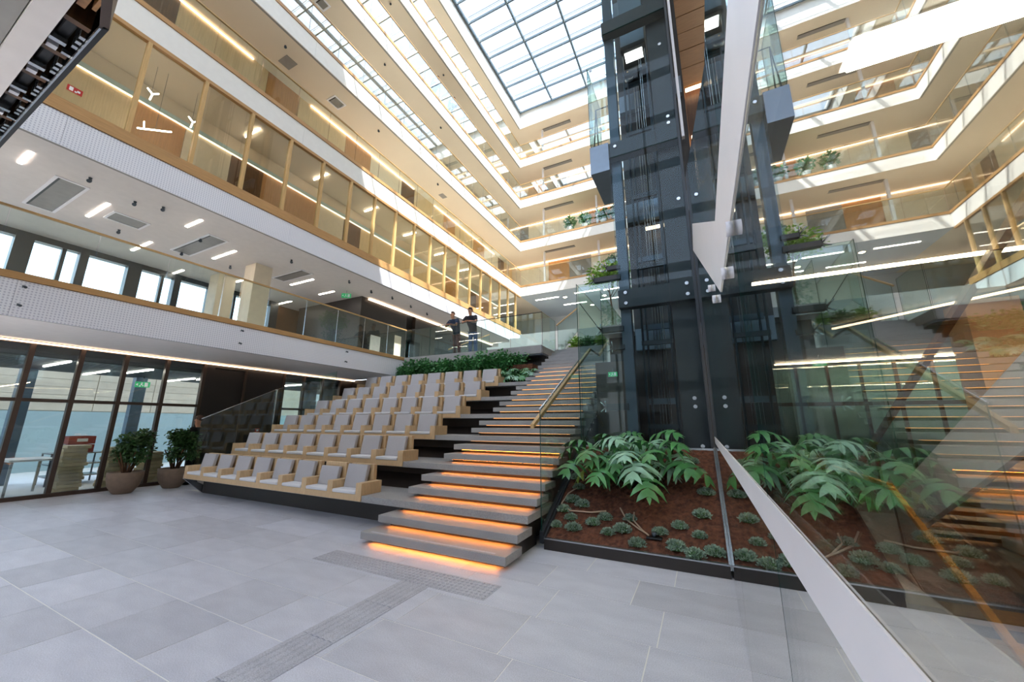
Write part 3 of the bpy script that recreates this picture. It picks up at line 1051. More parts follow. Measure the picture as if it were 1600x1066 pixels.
def philodendron(x, y, nleaf, seed, label, zoff=0.0, size=1.0, z=None, nm='philodendron'):
    rs = random.Random(seed)
    zz = soil_z(y) if z is None else z
    t = thing(nm, label, 'plant', (x, y, zz + zoff), 'philodendrons in the planted bed')
    for i in range(nleaf):
        a = 2 * math.pi * (i * 0.382) + rs.uniform(-0.3, 0.3)
        ring = (i + 1) / nleaf
        reach = (0.10 + 0.34 * ring) * size
        h = (0.62 - 0.36 * ring + rs.uniform(-0.05, 0.05)) * size
        ex, ey = math.cos(a) * reach, math.sin(a) * reach
        ey -= 0.10 * size
        bm = bmesh.new()
        bm_tube(bm, [(0, 0, -0.02), (ex * 0.45, ey * 0.45, h * 0.75), (ex, ey, h)], [0.010, 0.008, 0.006], 5)
        pt = obj('petiole', bm, 'petiole', t)
        me = LEAF_Y if (i == nleaf - 2 and seed % 2 == 0) else LEAVES[(i + seed) % 3]
        place_leaf(pt, me, Vector((ex, ey, h)), (math.cos(a), math.sin(a) - 0.75, 0.30 - 0.55 * ring), 0.05 + 0.12 * ring, rs.uniform(-0.4, 0.4), size * rs.uniform(0.85, 1.1))
    return t


philodendron(-1.52, 6.12, 9, 1, 'leafy philodendron by the stair edge of the planted bed')
philodendron(-1.05, 5.98, 11, 2, 'large philodendron with a yellowing leaf in the middle of the bed')
philodendron(-0.70, 6.08, 10, 3, 'leafy philodendron on the glass wall side of the bed')
philodendron(-1.25, 6.45, 7, 4, 'philodendron at the top of the bed, by the lift glass', 0, 0.85)
philodendron(-0.78, 6.50, 6, 5, 'upright philodendron behind the others, in front of the lift', 0, 0.85)
philodendron(0.82, 6.25, 9, 7, 'philodendron in the bed behind the tall glass wall', 0, 0.8)
philodendron(1.15, 5.9, 7, 9, 'smaller philodendron at the outer end of the bed behind the glass wall', 0, 0.7)


# ---- small blue-green sedum cushions
def tuft_mesh(seed, R=0.095, n=360, mat='leaf_sedum', leaf=0.015, name='sedum'):
    rs = random.Random(seed)
    bm = bmesh.new()
    for i in range(n):
        u, v = rs.random(), rs.random()
        th = 2 * math.pi * u
        ph = math.acos(1 - 0.95 * v)
        d = Vector((math.sin(ph) * math.cos(th), math.sin(ph) * math.sin(th), math.cos(ph) * 0.8))
        c = d * R * rs.uniform(0.75, 1.08)
        a = d.cross(Vector((rs.uniform(-1, 1), rs.uniform(-1, 1), rs.uniform(-1, 1)))).normalized() * leaf * 0.5
        tipd = (d + Vector((rs.uniform(-.7, .7), rs.uniform(-.7, .7), rs.uniform(-.2, .7)))).normalized() * leaf * 1.5
        v0, v1, v2, v3 = bm.verts.new(c - a), bm.verts.new(c + a), bm.verts.new(c + a * 0.6 + tipd), bm.verts.new(c - a * 0.6 + tipd)
        bm.faces.new((v0, v1, v2, v3))
    bm_lathe(bm, [(R * 0.75, 0.0), (R * 0.72, R * 0.35), (R * 0.4, R * 0.6), (R * 0.1, R * 0.66)], 8, mi=1)
    return mesh_of(name, bm, [mat, 'leaf_dark'])


TUFTS = [tuft_mesh(i) for i in range(4)]
sed_px = [(-1.93, 5.22), (-1.68, 5.20), (-1.44, 5.32), (-1.22, 5.20), (-1.05, 5.27), (-0.85, 5.10), (-0.60, 5.30), (-0.42, 5.12), (-0.22, 5.06), (-0.38, 5.42), (-0.16, 5.32), (-0.12, 5.62),
          (-1.90, 5.48), (-1.76, 5.36), (-1.82, 5.66), (-1.66, 5.60), (-1.80, 5.92), (-1.88, 6.12), (-0.05, 6.0), (-0.20, 6.62), (-0.42, 6.55), (-0.02, 5.12), (-1.30, 5.42), (-0.98, 5.45),
          (0.38, 5.15), (0.62, 5.25), (0.85, 5.12), (1.05, 5.35), (0.45, 5.5), (1.25, 5.2)]
SED_LAB = {}
for nm, sel in (('front line of the bed', lambda q: q[0] < 0.2 and q[1] < 5.25), ('second line of the bed', lambda q: q[0] < 0.2 and 5.25 <= q[1] < 5.5), ('upper part of the bed', lambda q: q[0] < 0.2 and q[1] >= 5.5), ('bed behind the glass wall', lambda q: q[0] > 0.2)):
    for j, i in enumerate(sorted([i for i, q in enumerate(sed_px) if sel(q)], key=lambda i: sed_px[i][0])):
        SED_LAB[i] = 'blue-green sedum cushion in the %s, %s from the stairs' % (nm, ORD[j])
for i, (x, y) in enumerate(sed_px):
    o = link('sedum', TUFTS[i % 4], None, (x, y, soil_z(y) - 0.015))
    o.rotation_euler = (0, 0, i * 1.3)
    sc = 0.85 + 0.35 * ((i * 37) % 10) / 10
    o.scale = (sc, sc, sc)
    tag(o, SED_LAB[i], 'plant', 'sedum cushions in the planted bed')
# irrigation tubes and the uplighter
bm = bmesh.new()
bm_tube(bm, [(-1.75, 5.95, soil_z(5.95) + .03), (-1.92, 5.75, soil_z(5.75) + .03), (-1.96, 5.55, soil_z(5.55) + .03), (-1.80, 5.44, soil_z(5.44) + .03), (-1.5, 5.45, soil_z(5.45) + .03), (-1.3, 5.5, soil_z(5.5) + .03)], 0.011, 8)
tag(obj('irrigation_tube', bm, 'rubber_tube'), 'beige tube looping at the stair edge of the soil bed', 'tube')
bm = bmesh.new()
bm_tube(bm, [(-1.12, 5.55, soil_z(5.55) + .05), (-1.02, 5.40, soil_z(5.40) + .03), (-0.85, 5.28, soil_z(5.28) + .03), (-0.74, 5.22, soil_z(5.22) + .03)], 0.010, 8)
tag(obj('irrigation_tube', bm, 'rubber_tube'), 'long beige tube running to the black lamp base in the soil', 'tube')
bm = bmesh.new()
bm_tube(bm, [(-0.93, 5.5, soil_z(5.5) + .05), (-0.93, 5.40, soil_z(5.40) + .03), (-0.80, 5.26, soil_z(5.26) + .03), (-0.72, 5.20, soil_z(5.20) + .03)], 0.010, 8)
tag(obj('irrigation_tube', bm, 'rubber_tube'), 'short beige tube curving to the black lamp base in the soil', 'tube')
u = thing('garden_spotlight', 'small black garden spotlight base lying on the soil', 'spotlight', (-0.66, 5.2, soil_z(5.2) + 0.005))
box('base', (-0.09, 0.09, -0.05, 0.05, 0.0, 0.02), 'black', u, 0.004)
bm = bmesh.new()
bm_lathe(bm, [(0.025, 0.02), (0.032, 0.05), (0.03, 0.07)], 10)
obj('lamp_head', bm, 'steel_dark', u)

# ================================================================== TACTILE PAVING
tp = thing('tactile_strip', 'ribbed tactile guiding strip leading across the floor to the stairs', 'tactile strip', (0, 0, 0))
for y0 in [0.45, 1.05, 1.65, 2.25, 2.85]:
    bm = bmesh.new()
    bm_box(bm, -2.95, -2.60, y0 + 0.004, min(y0 + 0.596, 3.34), 0.001, 0.004)
    for j in range(5):
        xx = -2.935 + j * 0.066
        bm_prism(bm, [(xx, 0.004), (xx + 0.012, 0.010), (xx + 0.038, 0.010), (xx + 0.05, 0.004)], 'y', y0 + 0.004, min(y0 + 0.596, 3.34))
    obj('ribbed_tile', bm, 'tactile_granite', tp)
td = thing('tactile_plate', 'dotted tactile warning tiles at the foot of the stairs', 'tactile plate', (0, 0, 0))
for i in range(4):
    xa = -4.36 + i * 0.6
    bm = bmesh.new()
    bm_box(bm, xa + 0.003, xa + 0.597, 3.35, 3.70, 0.001, 0.004)
    for a in range(11):
        for b in range(6):
            bm_lathe(bm, [(0.018, 0.004), (0.012, 0.0095)], 6, (xa + 0.03 + a * 0.054, 3.38 + b * 0.058, 0))
    obj('dotted_tile', bm, 'tactile_granite', td)
# ================================================================== GLASS LIFT
EY = 7.1
lift = thing('lift_shaft', 'glass lift shaft with dark steel frame behind the planted bed', 'lift shaft', (0, 0, 0))
ZT = 23.5
box('corner_column', (-1.24, -1.05, 7.22, 7.42, 0.0, ZT), 'steel_dark', lift)
box('side_panel', (-0.32, 0.08, 7.26, 7.36, 0.0, ZT), 'bronze_wall', lift)
box('edge_post', (0.08, 0.125, 7.05, 7.36, 0.0, ZT), 'frame_grey', lift)
box('white_post', (0.15, 0.20, 7.10, 7.20, 7.1, ZT), 'white_metal', lift)
box('back_panel', (-1.25, 0.35, 9.02, 9.1, 0.0, ZT), 'bronze_wall', lift)
for k in range(7):
    box('floor_band', (-1.22, 0.30, 8.86, 9.0, ZB[k] - 0.05, ZB[k] + 0.45), 'car_grey', lift)
for i, z in enumerate((3.76, 7.06, 10.30, 13.55, 16.8)):
    box('transom', (-1.26 if i else -1.24, 0.09, 7.06, 7.26, z, z + 0.36), 'dark_metal', lift)
zz = [1.16, 3.76, 7.06, 10.30, 13.55, 16.8, ZT]
for a, b in zip(zz[:-1], zz[1:]):
    pane('pane', (-1.24, -0.325, EY - 0.056, EY - 0.044, a + 0.008, b - 0.008), 'y', 'glass_lift', lift)
    pane('pane', (-0.315, 0.075, EY - 0.056, EY - 0.044, a + 0.008, b - 0.008), 'y', 'glass_lift', lift)
pane('pane', (-2.03, -1.25, EY - 0.056, EY - 0.044, 1.22, 4.36), 'y', 'glass_green', lift)
pane('pane', (-1.63, -1.25, EY - 0.056, EY - 0.044, 7.52, 9.56), 'y', 'glass_green', lift)
pane('pane', (-1.64, -1.628, EY - 0.05, 8.3, 7.52, 9.56), 'x', 'glass_green', lift)
# rails, ropes and stiffeners inside
for i, (x, y, r) in enumerate(((-0.92, 7.7, 0.025), (-0.92, 8.5, 0.025), (-0.40, 7.7, 0.025), (-0.40, 8.5, 0.025), (-0.80, 8.7, 0.008), (-0.74, 8.7, 0.008), (-0.68, 8.7, 0.008), (-0.56, 7.75, 0.008), (-0.52, 7.75, 0.008))):
    bm = bmesh.new()
    bm_tube(bm, [(x, y, 0.2), (x, y, ZT)], r, 6)
    obj('guide_rail' if r > 0.01 else 'rope', bm, 'steel_dark' if r > 0.01 else 'steel', lift)
for i in range(10):
    z = 1.5 + i * 1.62
    box('cross_tie', (-0.95, -0.37, 7.68, 7.74, z, z + 0.09), 'dark_metal', lift)
    box('cross_tie', (-1.0, -0.30, 8.5, 8.58, z + 0.5, z + 0.62), 'steel_dark', lift)
# round point fixings
for (px_, z) in ((-0.09, 2.02), (-0.09, 1.88), (-0.04, 1.24), (-0.03, 4.06), (-0.03, 3.86), (-1.10, 4.05), (-1.10, 3.84), (-0.02, 5.75), (-0.06, 7.6), (-0.06, 7.45), (-0.08, 9.4), (-1.12, 7.30), (-0.08, 11.2), (-0.08, 13.0), (-1.55, 9.45)):
    bm = bmesh.new()
    bm_tube(bm, [(px_, EY - 0.072, z), (px_, EY - 0.056, z)], 0.032, 12)
    obj('point_fixing', bm, 'steel', lift)
# arms holding the side glass
for (x0, z, h) in ((-1.72, 4.40, 0.10), (-1.45, 4.62, 0.08), (-1.62, 3.34, 0.10), (-1.42, 2.98, 0.09), (-1.60, 1.84, 0.12)):
    am = box('arm', (x0, -1.2, 7.16, 7.26, z, z + h), 'dark_metal', lift)
    bm = bmesh.new()
    for dx, dz in ((-0.09, 0.09), (-0.09, -0.09), (0.0, 0.1), (0.0, -0.1)):
        bm_tube(bm, [(x0, 7.2, z + h / 2), (x0 + dx, 7.09, z + h / 2 + dz)], 0.012, 6)
    obj('spider_fitting', bm, 'steel', am)
bm = bmesh.new()
bm_tube(bm, [(-2.02, 7.09, 3.98), (-1.62, 7.12, 3.36)], 0.008, 6)
obj('tie_rod', bm, 'dark_metal', lift)
# grey landing box
lbx = thing('lift_landing', 'grey clad lift landing box jutting out of the glass shaft', 'lift landing', (0, 0, 0))
box('cladding', (-1.66, -1.26, 7.08, 8.35, 6.82, 7.48), 'car_grey', lbx)
box('cladding', (-1.64, -1.62, 7.10, 8.33, 7.48, 7.52), 'steel_dark', lbx)
bm = bmesh.new()
bm_tube(bm, [(-1.60, 7.25, 7.5), (-1.52, 7.25, 8.55), (-1.28, 7.25, 8.55)], 0.014, 6)
bm_tube(bm, [(-1.50, 7.25, 7.5), (-1.52, 7.25, 8.55)], 0.014, 6)
obj('rail', bm, 'steel_dark', lbx)
tag(box('lift_line_lamp', (-0.80, 0.04, 8.76, 8.82, 6.16, 6.22), 'led_warm'), 'warm line lamp inside the lift shaft', 'lamp')
# lift car hanging high in the shaft
car = thing('lift_car', 'lift car with pulley and sling hanging high in the glass shaft', 'lift car', (-0.66, 8.1, 10.2))
box('platform', (-0.27, 0.27, -0.55, 0.55, 0.0, 0.12), 'dark_metal', car)
box('sling_beam', (-0.28, 0.28, -0.08, 0.08, -0.28, -0.06), 'frame_grey', car)
bm = bmesh.new()
bm_tube(bm, [(-0.18, -0.05, -0.2), (-0.18, 0.05, -0.2)], 0.13, 18)
obj('pulley', bm, 'steel', car)
bm = bmesh.new()
pts = [(0.02 + 0.22 * math.cos(a), -0.12, -0.18 + 0.10 * math.sin(a)) for a in [math.pi + i * math.pi / 10 for i in range(11)]]
bm_tube(bm, pts, 0.018, 6)
obj('cable_loop', bm, 'gold_metal', car)
box('car_body', (-0.27, 0.27, -0.5, 0.55, 0.12, 2.3), 'car_grey', car, 0.01)
box('light_panel', (-0.2, 0.2, -0.46, -0.2, -0.02, 0.0), 'car_light', car)

# wall of brown panel beside the shaft, wood lining behind it
sbox('wall_brown', [(-2.0, -1.27, 8.1, 8.2, 0.0, 2.9)], 'bronze_frame', 'brown panel wall beside the lift shaft')
ww = struct('wall_timber', 'timber plank lined wall beside the lift')
for i in range(14):
    box('plank', (0.22, 1.44, 10.0 + 0.004 * (i % 2), 10.06, 10.9 + i * 0.62, 10.9 + i * 0.62 + 0.596), 'wood_ceiling', ww)
box('wall_backing', (0.2, 1.44, 10.06, 10.2, 9.0, 20.0), 'walnut', ww)
box('plank', (0.22, 0.40, 9.98, 10.05, 4.0, 10.86), 'wood_ceiling', ww)
tag(box('line_lamp', (0.42, 1.2, 9.86, 9.92, 10.62, 10.70), 'led_warm'), 'warm line lamp under the timber plank wall', 'lamp')
tag(box('line_lamp', (0.44, 0.50, 9.9, 9.96, 7.6, 9.2), 'led_warm'), 'upright warm line lamp below the timber plank wall', 'lamp')

# ================================================================== TALL GLASS WALL BESIDE THE CAMERA
gwall = struct('wall_glass', 'tall reflecting glass wall beside the planted bed')
yj = [-2.6, 1.20, 3.15, 5.05, 6.95]


def wall_top(y):
    return 2.92 if y <= 1.35 else 2.92 + (y - 1.35) * 0.568


for a, b in zip(yj[:-1], yj[1:]):
    top = [(a + 0.004, wall_top(a))] + ([(1.35, 2.92)] if a < 1.35 < b else []) + [(b - 0.004, wall_top(b))]
    slope_pane('pane', GX + 0.006, [(a + 0.004, 0.004)] + top + [(b - 0.004, 0.004)], 'glass_mirror', gwall)
hd = thing('glass_header', 'white steel header plate with raking arm on the tall glass wall', 'header', (0, 0, 0))
bm = bmesh.new()
bm_prism(bm, [(-2.0, 2.184), (1.864, 2.184), (6.9, 4.6), (5.5, 4.4), (1.69, 2.45), (-2.0, 2.45)], 'x', GX - 0.004, GX - 0.001)
obj('plate', bm, 'white_metal', hd)
for y, z in ((1.16, 2.15), (1.5, 2.14), (2.6, 2.45), (2.25, 2.27)):
    bm = bmesh.new()
    bm_tube(bm, [(GX - 0.02, y, z), (GX - 0.001, y, z)], 0.022, 14)
    obj('bolt', bm, 'white_metal', hd)
gr = thing('glass_rail', 'slim white rail running along the tall glass wall', 'rail', (0, 0, 0))
box('rail_bar', (GX - 0.004, GX - 0.001, -2.0, 6.2, 1.333, 1.42), 'white_metal', gr)

# ---- hall behind the glass wall
sbox('ceiling_hall', [(0.45, 9.0, -7.0, 5.25, 4.0, 4.3)], 'dark_ceiling', 'dark ceiling of the hall behind the glass')
sbox('ceiling_hall_low', [(0.45, 9.0, 5.25, 14.0, 3.3, 4.3)], 'dark_ceiling', 'lower dark ceiling at the end of the hall')
sbox('wall_hall_side', [(9.0, 9.2, -7.0, 14.2, -3.0, 4.3)], 'bronze_wall', 'dark side wall of the hall')
sbox('wall_hall_entry', [(0.3, 9.0, -7.2, -7.0, -3.0, 4.3)], 'bronze_wall', 'dark entry wall of the hall')
hw = struct('window_10', 'dark teal glazing at the end of the hall')
for i, xa in enumerate(frange(0.4, 9.0, 0.72)):
    box('mullion', (xa - 0.03, xa + 0.03, 13.4, 13.5, 0.0, 3.3), 'bronze_frame', hw)
    pane('pane', (xa + 0.03, xa + 0.69, 13.44, 13.452, 0.0, 3.3), 'y', 'glass_green', hw)
box('transom', (0.4, 9.0, 13.4, 13.5, 2.1, 2.2), 'bronze_frame', hw)
sbox('wall_hall_end', [(0.2, 9.0, 14.0, 14.2, 0.0, 3.3)], 'aqua_wall', 'pale aqua wall behind the hall glazing')
sbox('floor_lower', [(1.78, 9.0, -7.0, 5.85, -3.0, -2.9)], 'tread_granite', 'floor of the stairwell below the hall')
sbox('wall_stairwell', [(1.74, 1.78, -7.0, 5.85, -3.0, -0.3), (1.78, 9.0, 5.85, 5.9, -3.0, -0.3)], 'bronze_wall', 'dark lining of the stairwell')
tag(box('line_lamp', (0.70, 8.8, 5.20, 5.235, 3.27, 3.30), 'led_hall'), 'long warm line lamp on the hall ceiling edge', 'lamp')
tag(box('line_lamp', (2.0, 8.0, 12.9, 12.94, 3.25, 3.28), 'led_hall'), 'warm line lamp in front of the teal hall glazing', 'lamp')
bm = bmesh.new()
bm_prism(bm, [(2.2, 8.3), (2.23, 8.3), (4.87, 5.5), (4.84, 5.5)], 'z', 3.24, 3.27)
tag(obj('line_lamp', bm, 'led_warm'), 'slanting warm line lamp across the hall ceiling', 'lamp')
pl = thing('panel_lamp', 'large bright rectangular ceiling lamp in the hall', 'lamp', (0, 0, 0))
box('diffuser', (1.1, 4.6, 2.68, 2.90, 3.95, 3.985), 'panel_light', pl)
box('housing', (1.07, 4.63, 2.65, 2.93, 3.985, 3.998), 'white_metal', pl)
sbox('column_90', (3.42, 3.95, 7.3, 7.8, 0.0, 3.3), 'beige_wall', 'square beige column in the hall')
# rising stair with white stringer
hs = thing('hall_stair', 'rising hall stair with broad white stringer and oak treads', 'staircase', (0, 0, 0))
for x in (2.2, 3.55):
    bm = bmesh.new()
    bm_prism(bm, [(8.45, 0.0), (0.6, 3.93), (-0.6, 3.93), (-0.6, 3.93), (7.29, 0.0)][:3] + [(7.29, 0.0)], 'x', x, x + 0.06)
    obj('stringer', bm, 'white_metal', hs)
for i in range(24):
    y = 8.1 - i * 0.302
    z = 0.10 + i * 0.152
    box('tread', (2.26, 3.55, y - 0.30, y, z - 0.05, z), 'oak_long_x', hs)
    if i % 2 == 0:
        box('light_strip', (2.35, 3.45, y - 0.06, y - 0.04, z - 0.062, z - 0.05), 'led_stair_dim', hs)
bm = bmesh.new()
bm_prism(bm, [(8.3, 0.90), (8.3, 0.97), (3.0, 3.62), (3.0, 3.55)], 'x', 2.20, 2.26)
obj('handrail', bm, 'walnut', hs)
# balustrade of the stairwell
hb = thing('stairwell_balustrade', 'glass stairwell balustrade with golden wood handrail', 'balustrade', (0, 0, 0))
rail_bar('handrail', [(1.8, 8.0, 0.93), (1.8, 5.84, 0.93)], 0.05, 0.045, 'handrail_gold', hb)
rail_bar('handrail', [(1.8, 5.84, 0.93), (1.8, 2.6, -0.82)], 0.05, 0.045, 'handrail_gold', hb)
rail_bar('base_channel', [(1.8, 7.9, 0.05), (1.8, 5.74, 0.05)], 0.03, 0.05, 'cream_panel', hb)
rail_bar('base_channel', [(1.8, 5.74, 0.05), (1.8, 2.6, -1.65)], 0.03, 0.05, 'cream_panel', hb)
slope_pane('pane', 1.8, [(7.9, 0.07), (7.9, 0.9), (5.86, 0.9), (5.76, 0.07)], 'glass_clear', hb)
slope_pane('pane', 1.8, [(5.74, 0.08), (5.84, 0.9), (3.9, -0.14), (3.9, -0.92)], 'glass_clear', hb)
ds = thing('descending_stair', 'oak treads of the stair going down behind the glass wall', 'staircase', (0, 0, 0))
for i in range(14):
    y = 5.8 - i * 0.302
    z = -0.16 * (i + 1)
    box('tread', (1.86, 3.3, y - 0.32, y, z - 0.06, z), 'oak_long_x', ds)
    if i % 2 == 0:
        box('light_strip', (1.95, 3.2, y - 0.05, y - 0.03, z - 0.075, z - 0.06), 'led_stair_dim', ds)

# ================================================================== VIDEO WALL OVERHEAD
vw = thing('video_wall', 'black back of a hanging video wall with exposed modules', 'video wall', (0, 0, 0))
ZV = 4.2
box('outer_frame', (-9.9, -3.36, 0.556, 0.582, ZV, ZV + 2.2), 'black', vw)
box('inner_strip', (-9.9, -3.40, 0.546, 0.556, ZV + 0.0, ZV + 0.03), 'steel', vw)
bm = bmesh.new()
bm_prism(bm, [(-3.40, 0.546), (-3.36, 0.582), (-3.02, 0.50), (-3.02, 0.46), (-3.06, 0.46)], 'z', ZV, ZV + 2.2)
obj('end_frame', bm, 'bronze_frame', vw)
box('top_cover', (-9.9, -3.0, 0.41, 0.556, ZV + 0.32, ZV + 0.36), 'black', vw)
for i in range(11):
    x = -3.62 - i * 0.44
    box('module', (x - 0.30, x, 0.435, 0.50, ZV + 0.10, ZV + 0.30), 'black', vw, 0.01)
    box('module_rib', (x + 0.02, x + 0.07, 0.42, 0.54, ZV + 0.06, ZV + 0.31), 'walnut', vw)
    bm = bmesh.new()
    for j in range(3):
        bm_box(bm, x - 0.05 - j * 0.07, x - 0.015 - j * 0.07, 0.515, 0.542, ZV + 0.03, ZV + 0.10)
    bm_box(bm, x - 0.26, x - 0.22, 0.42, 0.50, ZV + 0.05, ZV + 0.09)
    bm_box(bm, x - 0.34, x - 0.31, 0.50, 0.545, ZV + 0.04, ZV + 0.07)
    obj('connector', bm, 'steel', vw)
    box('clip', (x - 0.36, x - 0.31, 0.43, 0.48, ZV + 0.05, ZV + 0.10), 'white_metal', vw)
box('batten', (-3.42, -3.16, 0.43, 0.47, ZV + 0.08, ZV + 0.2), 'oak_panel', vw)
box('batten', (-3.38, -3.12, 0.49, 0.51, ZV + 0.08, ZV + 0.2), 'oak_panel', vw)
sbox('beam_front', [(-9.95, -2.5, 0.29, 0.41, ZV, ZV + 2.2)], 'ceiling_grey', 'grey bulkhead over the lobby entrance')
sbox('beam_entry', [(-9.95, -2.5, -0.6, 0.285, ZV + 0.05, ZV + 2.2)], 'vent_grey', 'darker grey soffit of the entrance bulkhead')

# ================================================================== LAMPS, VENTS, SIGNS ON THE CEILINGS
ZC = ZB[1] + 0.012
for (xa, xb, y, dsc) in ((-11.5, -10.8, 1.40, 'close to the fascia, beside the video wall'), (-13.1, -11.85, 2.76, 'between the two large air vents'), (-11.5, -10.75, 4.10, 'close to the fascia, past the small air vent'),
                         (-14.6, -13.4, 4.09, 'beside the second strip window'), (-13.1, -11.88, 5.46, 'just past the second large air vent'), (-16.1, -15.0, 5.5, 'against the strip window'),
                         (-13.1, -11.85, 7.96, 'past the pale columns'), (-13.1, -12.26, 9.13, 'in front of the dark core'), (-16.1, -14.9, 9.17, 'deep beside the dark core'), (-14.6, -13.4, 6.9, 'behind the pale columns'), (-14.6, -13.4, 1.4, 'at the first strip window')):
    tag(box('line_lamp', (xa, xb, y - 0.03, y + 0.03, ZC - 0.012, ZC + 0.005), 'led_white'), 'first storey ceiling line lamp ' + dsc, 'lamp', 'line lamps of the first storey ceiling')


def vent(x0, x1, y0, y1, z, label, frame=True, slot=True):
    v = thing('air_vent', label, 'air vent', (0, 0, 0), 'ceiling air vents')
    box('grille', (x0 + 0.06, x1 - 0.06, y0 + 0.06, y1 - 0.06, z - 0.012, z + 0.004), 'vent_grey', v)
    if frame:
        boxes('frame', [(x0, x1, y0, y0 + 0.05, z - 0.02, z), (x0, x1, y1 - 0.05, y1, z - 0.02, z), (x0, x0 + 0.05, y0 + 0.05, y1 - 0.05, z - 0.02, z), (x1 - 0.05, x1, y0 + 0.05, y1 - 0.05, z - 0.02, z)], 'white_metal', v)
    if slot:
        box('slot', (x0 + 0.05, x1 - 0.05, y0 + 0.05, y0 + 0.085, z - 0.021, z - 0.012), 'black', v)


vent(-13.57, -11.4, 1.84, 2.34, ZC, 'large framed air vent in the first storey ceiling, next to the video wall')
vent(-12.78, -12.15, 2.94, 3.63, ZC, 'plain grey air vent between the line lamps', True, False)
vent(-13.5, -11.4, 4.55, 5.05, ZC, 'second large framed air vent in the first storey ceiling')
vent(-13.0, -11.4, 7.2, 7.65, ZC, 'framed air vent past the pale columns')
ZC3 = ZB[3] + 0.012
vent(-11.25, -10.68, 5.34, 5.82, ZC3, 'square grey air vent in the third storey ceiling, closest', False, False)
vent(-11.1, -10.65, 7.1, 7.6, ZC3, 'white framed air vent in the third storey ceiling')
vent(-11.1, -10.7, 13.5, 14.0, ZC3, 'distant air vent in the third storey ceiling', False, False)
for k in (3, 4, 5, 6):
    vent(-8.6, -6.4, 21.9, 22.3, ZB[k] + 0.012, 'long slot air vent in the far wing ceiling, %s storey' % ORD[k - 1], False, True)
    vent(-3.9, -1.9, 21.9, 22.3, ZB[k] + 0.012, 'long slot air vent behind the lift, %s storey' % ORD[k - 1], False, True)
vent(-11.0, -10.6, 6.1, 6.5, ZB[4] + 0.012, 'small framed air vent in the fourth storey ceiling')


def spot(x, y, z, label, grp, mat='steel_dark'):
    s = thing('ceiling_spot', label, 'spotlight', (x, y, z), grp)
    bm = bmesh.new()
    bm_lathe(bm, [(0.03, -0.02), (0.03, 0.0)], 8)
    mt = obj('mount', bm, mat, s)
    bm = bmesh.new()
    bm_tube(bm, [(0, 0, -0.02), (0.0, 0, -0.06), (0.05, -0.02, -0.10)], [0.012, 0.035, 0.04], 8)
    obj('lamp_head', bm, mat, mt)


for i, (x, y) in enumerate(((-10.9, 2.2), (-10.9, 3.4), (-11.2, 3.0), (-13.3, 3.4), (-13.4, 4.8), (-11.9, 4.6), (-13.2, 6.0), (-11.0, 6.6), (-10.8, 8.6), (-10.9, 9.7), (-10.7, 10.6), (-10.8, 11.8), (-10.9, 13.0))):
    spot(x, y, ZC, 'small spotlight on the first storey ceiling, ' + ['beside the video wall', 'right past the first large vent', 'between lamp and fascia', 'near the small vent', 'beside the second large vent', 'in front of the second large vent', 'by the pale columns', 'near the fascia before the exit sign', 'near the fascia at the exit sign', 'just past the exit sign', 'above the landing corner', 'over the standing men', 'past the standing men'][i], 'small spotlights of the first storey ceiling')
for k in (3, 4, 5):
    for j, y in enumerate((5.2, 9.0, 12.8)):
        spot(-10.5, y, ZB[k] + 0.012, 'small dark spotlight over the %s storey gallery, %s from the entrance' % (ORD[k - 1], ORD[j]), 'spotlights of the upper galleries')
for j, y in enumerate((1.62, 5.0, 8.1)):
    for dz in (0.5, 0.18):
        s = thing('fascia_spotlight', '%s grey spotlight on the lowest white fascia, %s from the entrance' % ('upper' if dz > 0.3 else 'lower', ORD[j]), 'spotlight', (XF, y, ZB[0] + dz), 'spotlights on the lowest fascia')
        bm = bmesh.new()
        bm_tube(bm, [(0, 0, 0), (0.05, 0, 0)], 0.008, 6)
        obj('arm', bm, 'steel_dark', s)
        bm = bmesh.new()
        bm_tube(bm, [(0.03, 0.0, 0.02), (0.09, 0.02, -0.01)], [0.016, 0.022], 8)
        obj('lamp_head', bm, 'steel_dark', s)
for i, (x, y) in enumerate(((-7.4, 22.6), (-5.0, 23.4), (-3.0, 22.6), (-6.2, 25.0), (-4.2, 25.4))):
    s = thing('downlight', 'round glowing downlight in the far hall ceiling, ' + ['nearest the fascia', 'second from the corner', 'nearest the lift', 'deepest on the corner side', 'deepest on the lift side'][i], 'downlight', (x, y, ZB[2] + 0.012), 'downlights of the far hall')
    bm = bmesh.new()
    bm_lathe(bm, [(0.16, -0.03), (0.17, 0.0)], 16)
    rg = obj('ring', bm, 'white_metal', s)
    bm = bmesh.new()
    bm_lathe(bm, [(0.10, -0.04), (0.12, -0.03)], 16)
    obj('lens', bm, 'spot_light', rg)
for i, (x, y) in enumerate(((-8.6, 22.4), (-5.8, 22.2), (-4.0, 22.4), (-7.2, 24.2), (-4.6, 24.2))):
    tag(box('line_lamp', (x - 0.8, x + 0.8, y - 0.05, y + 0.05, ZB[2] - 0.005, ZB[2] + 0.014), 'led_white'), 'line lamp on the far hall ceiling, ' + ['in the corner', 'middle of the front row', 'front row by the lift', 'back row by the corner', 'back row by the lift'][i], 'lamp', 'line lamps of the far hall')


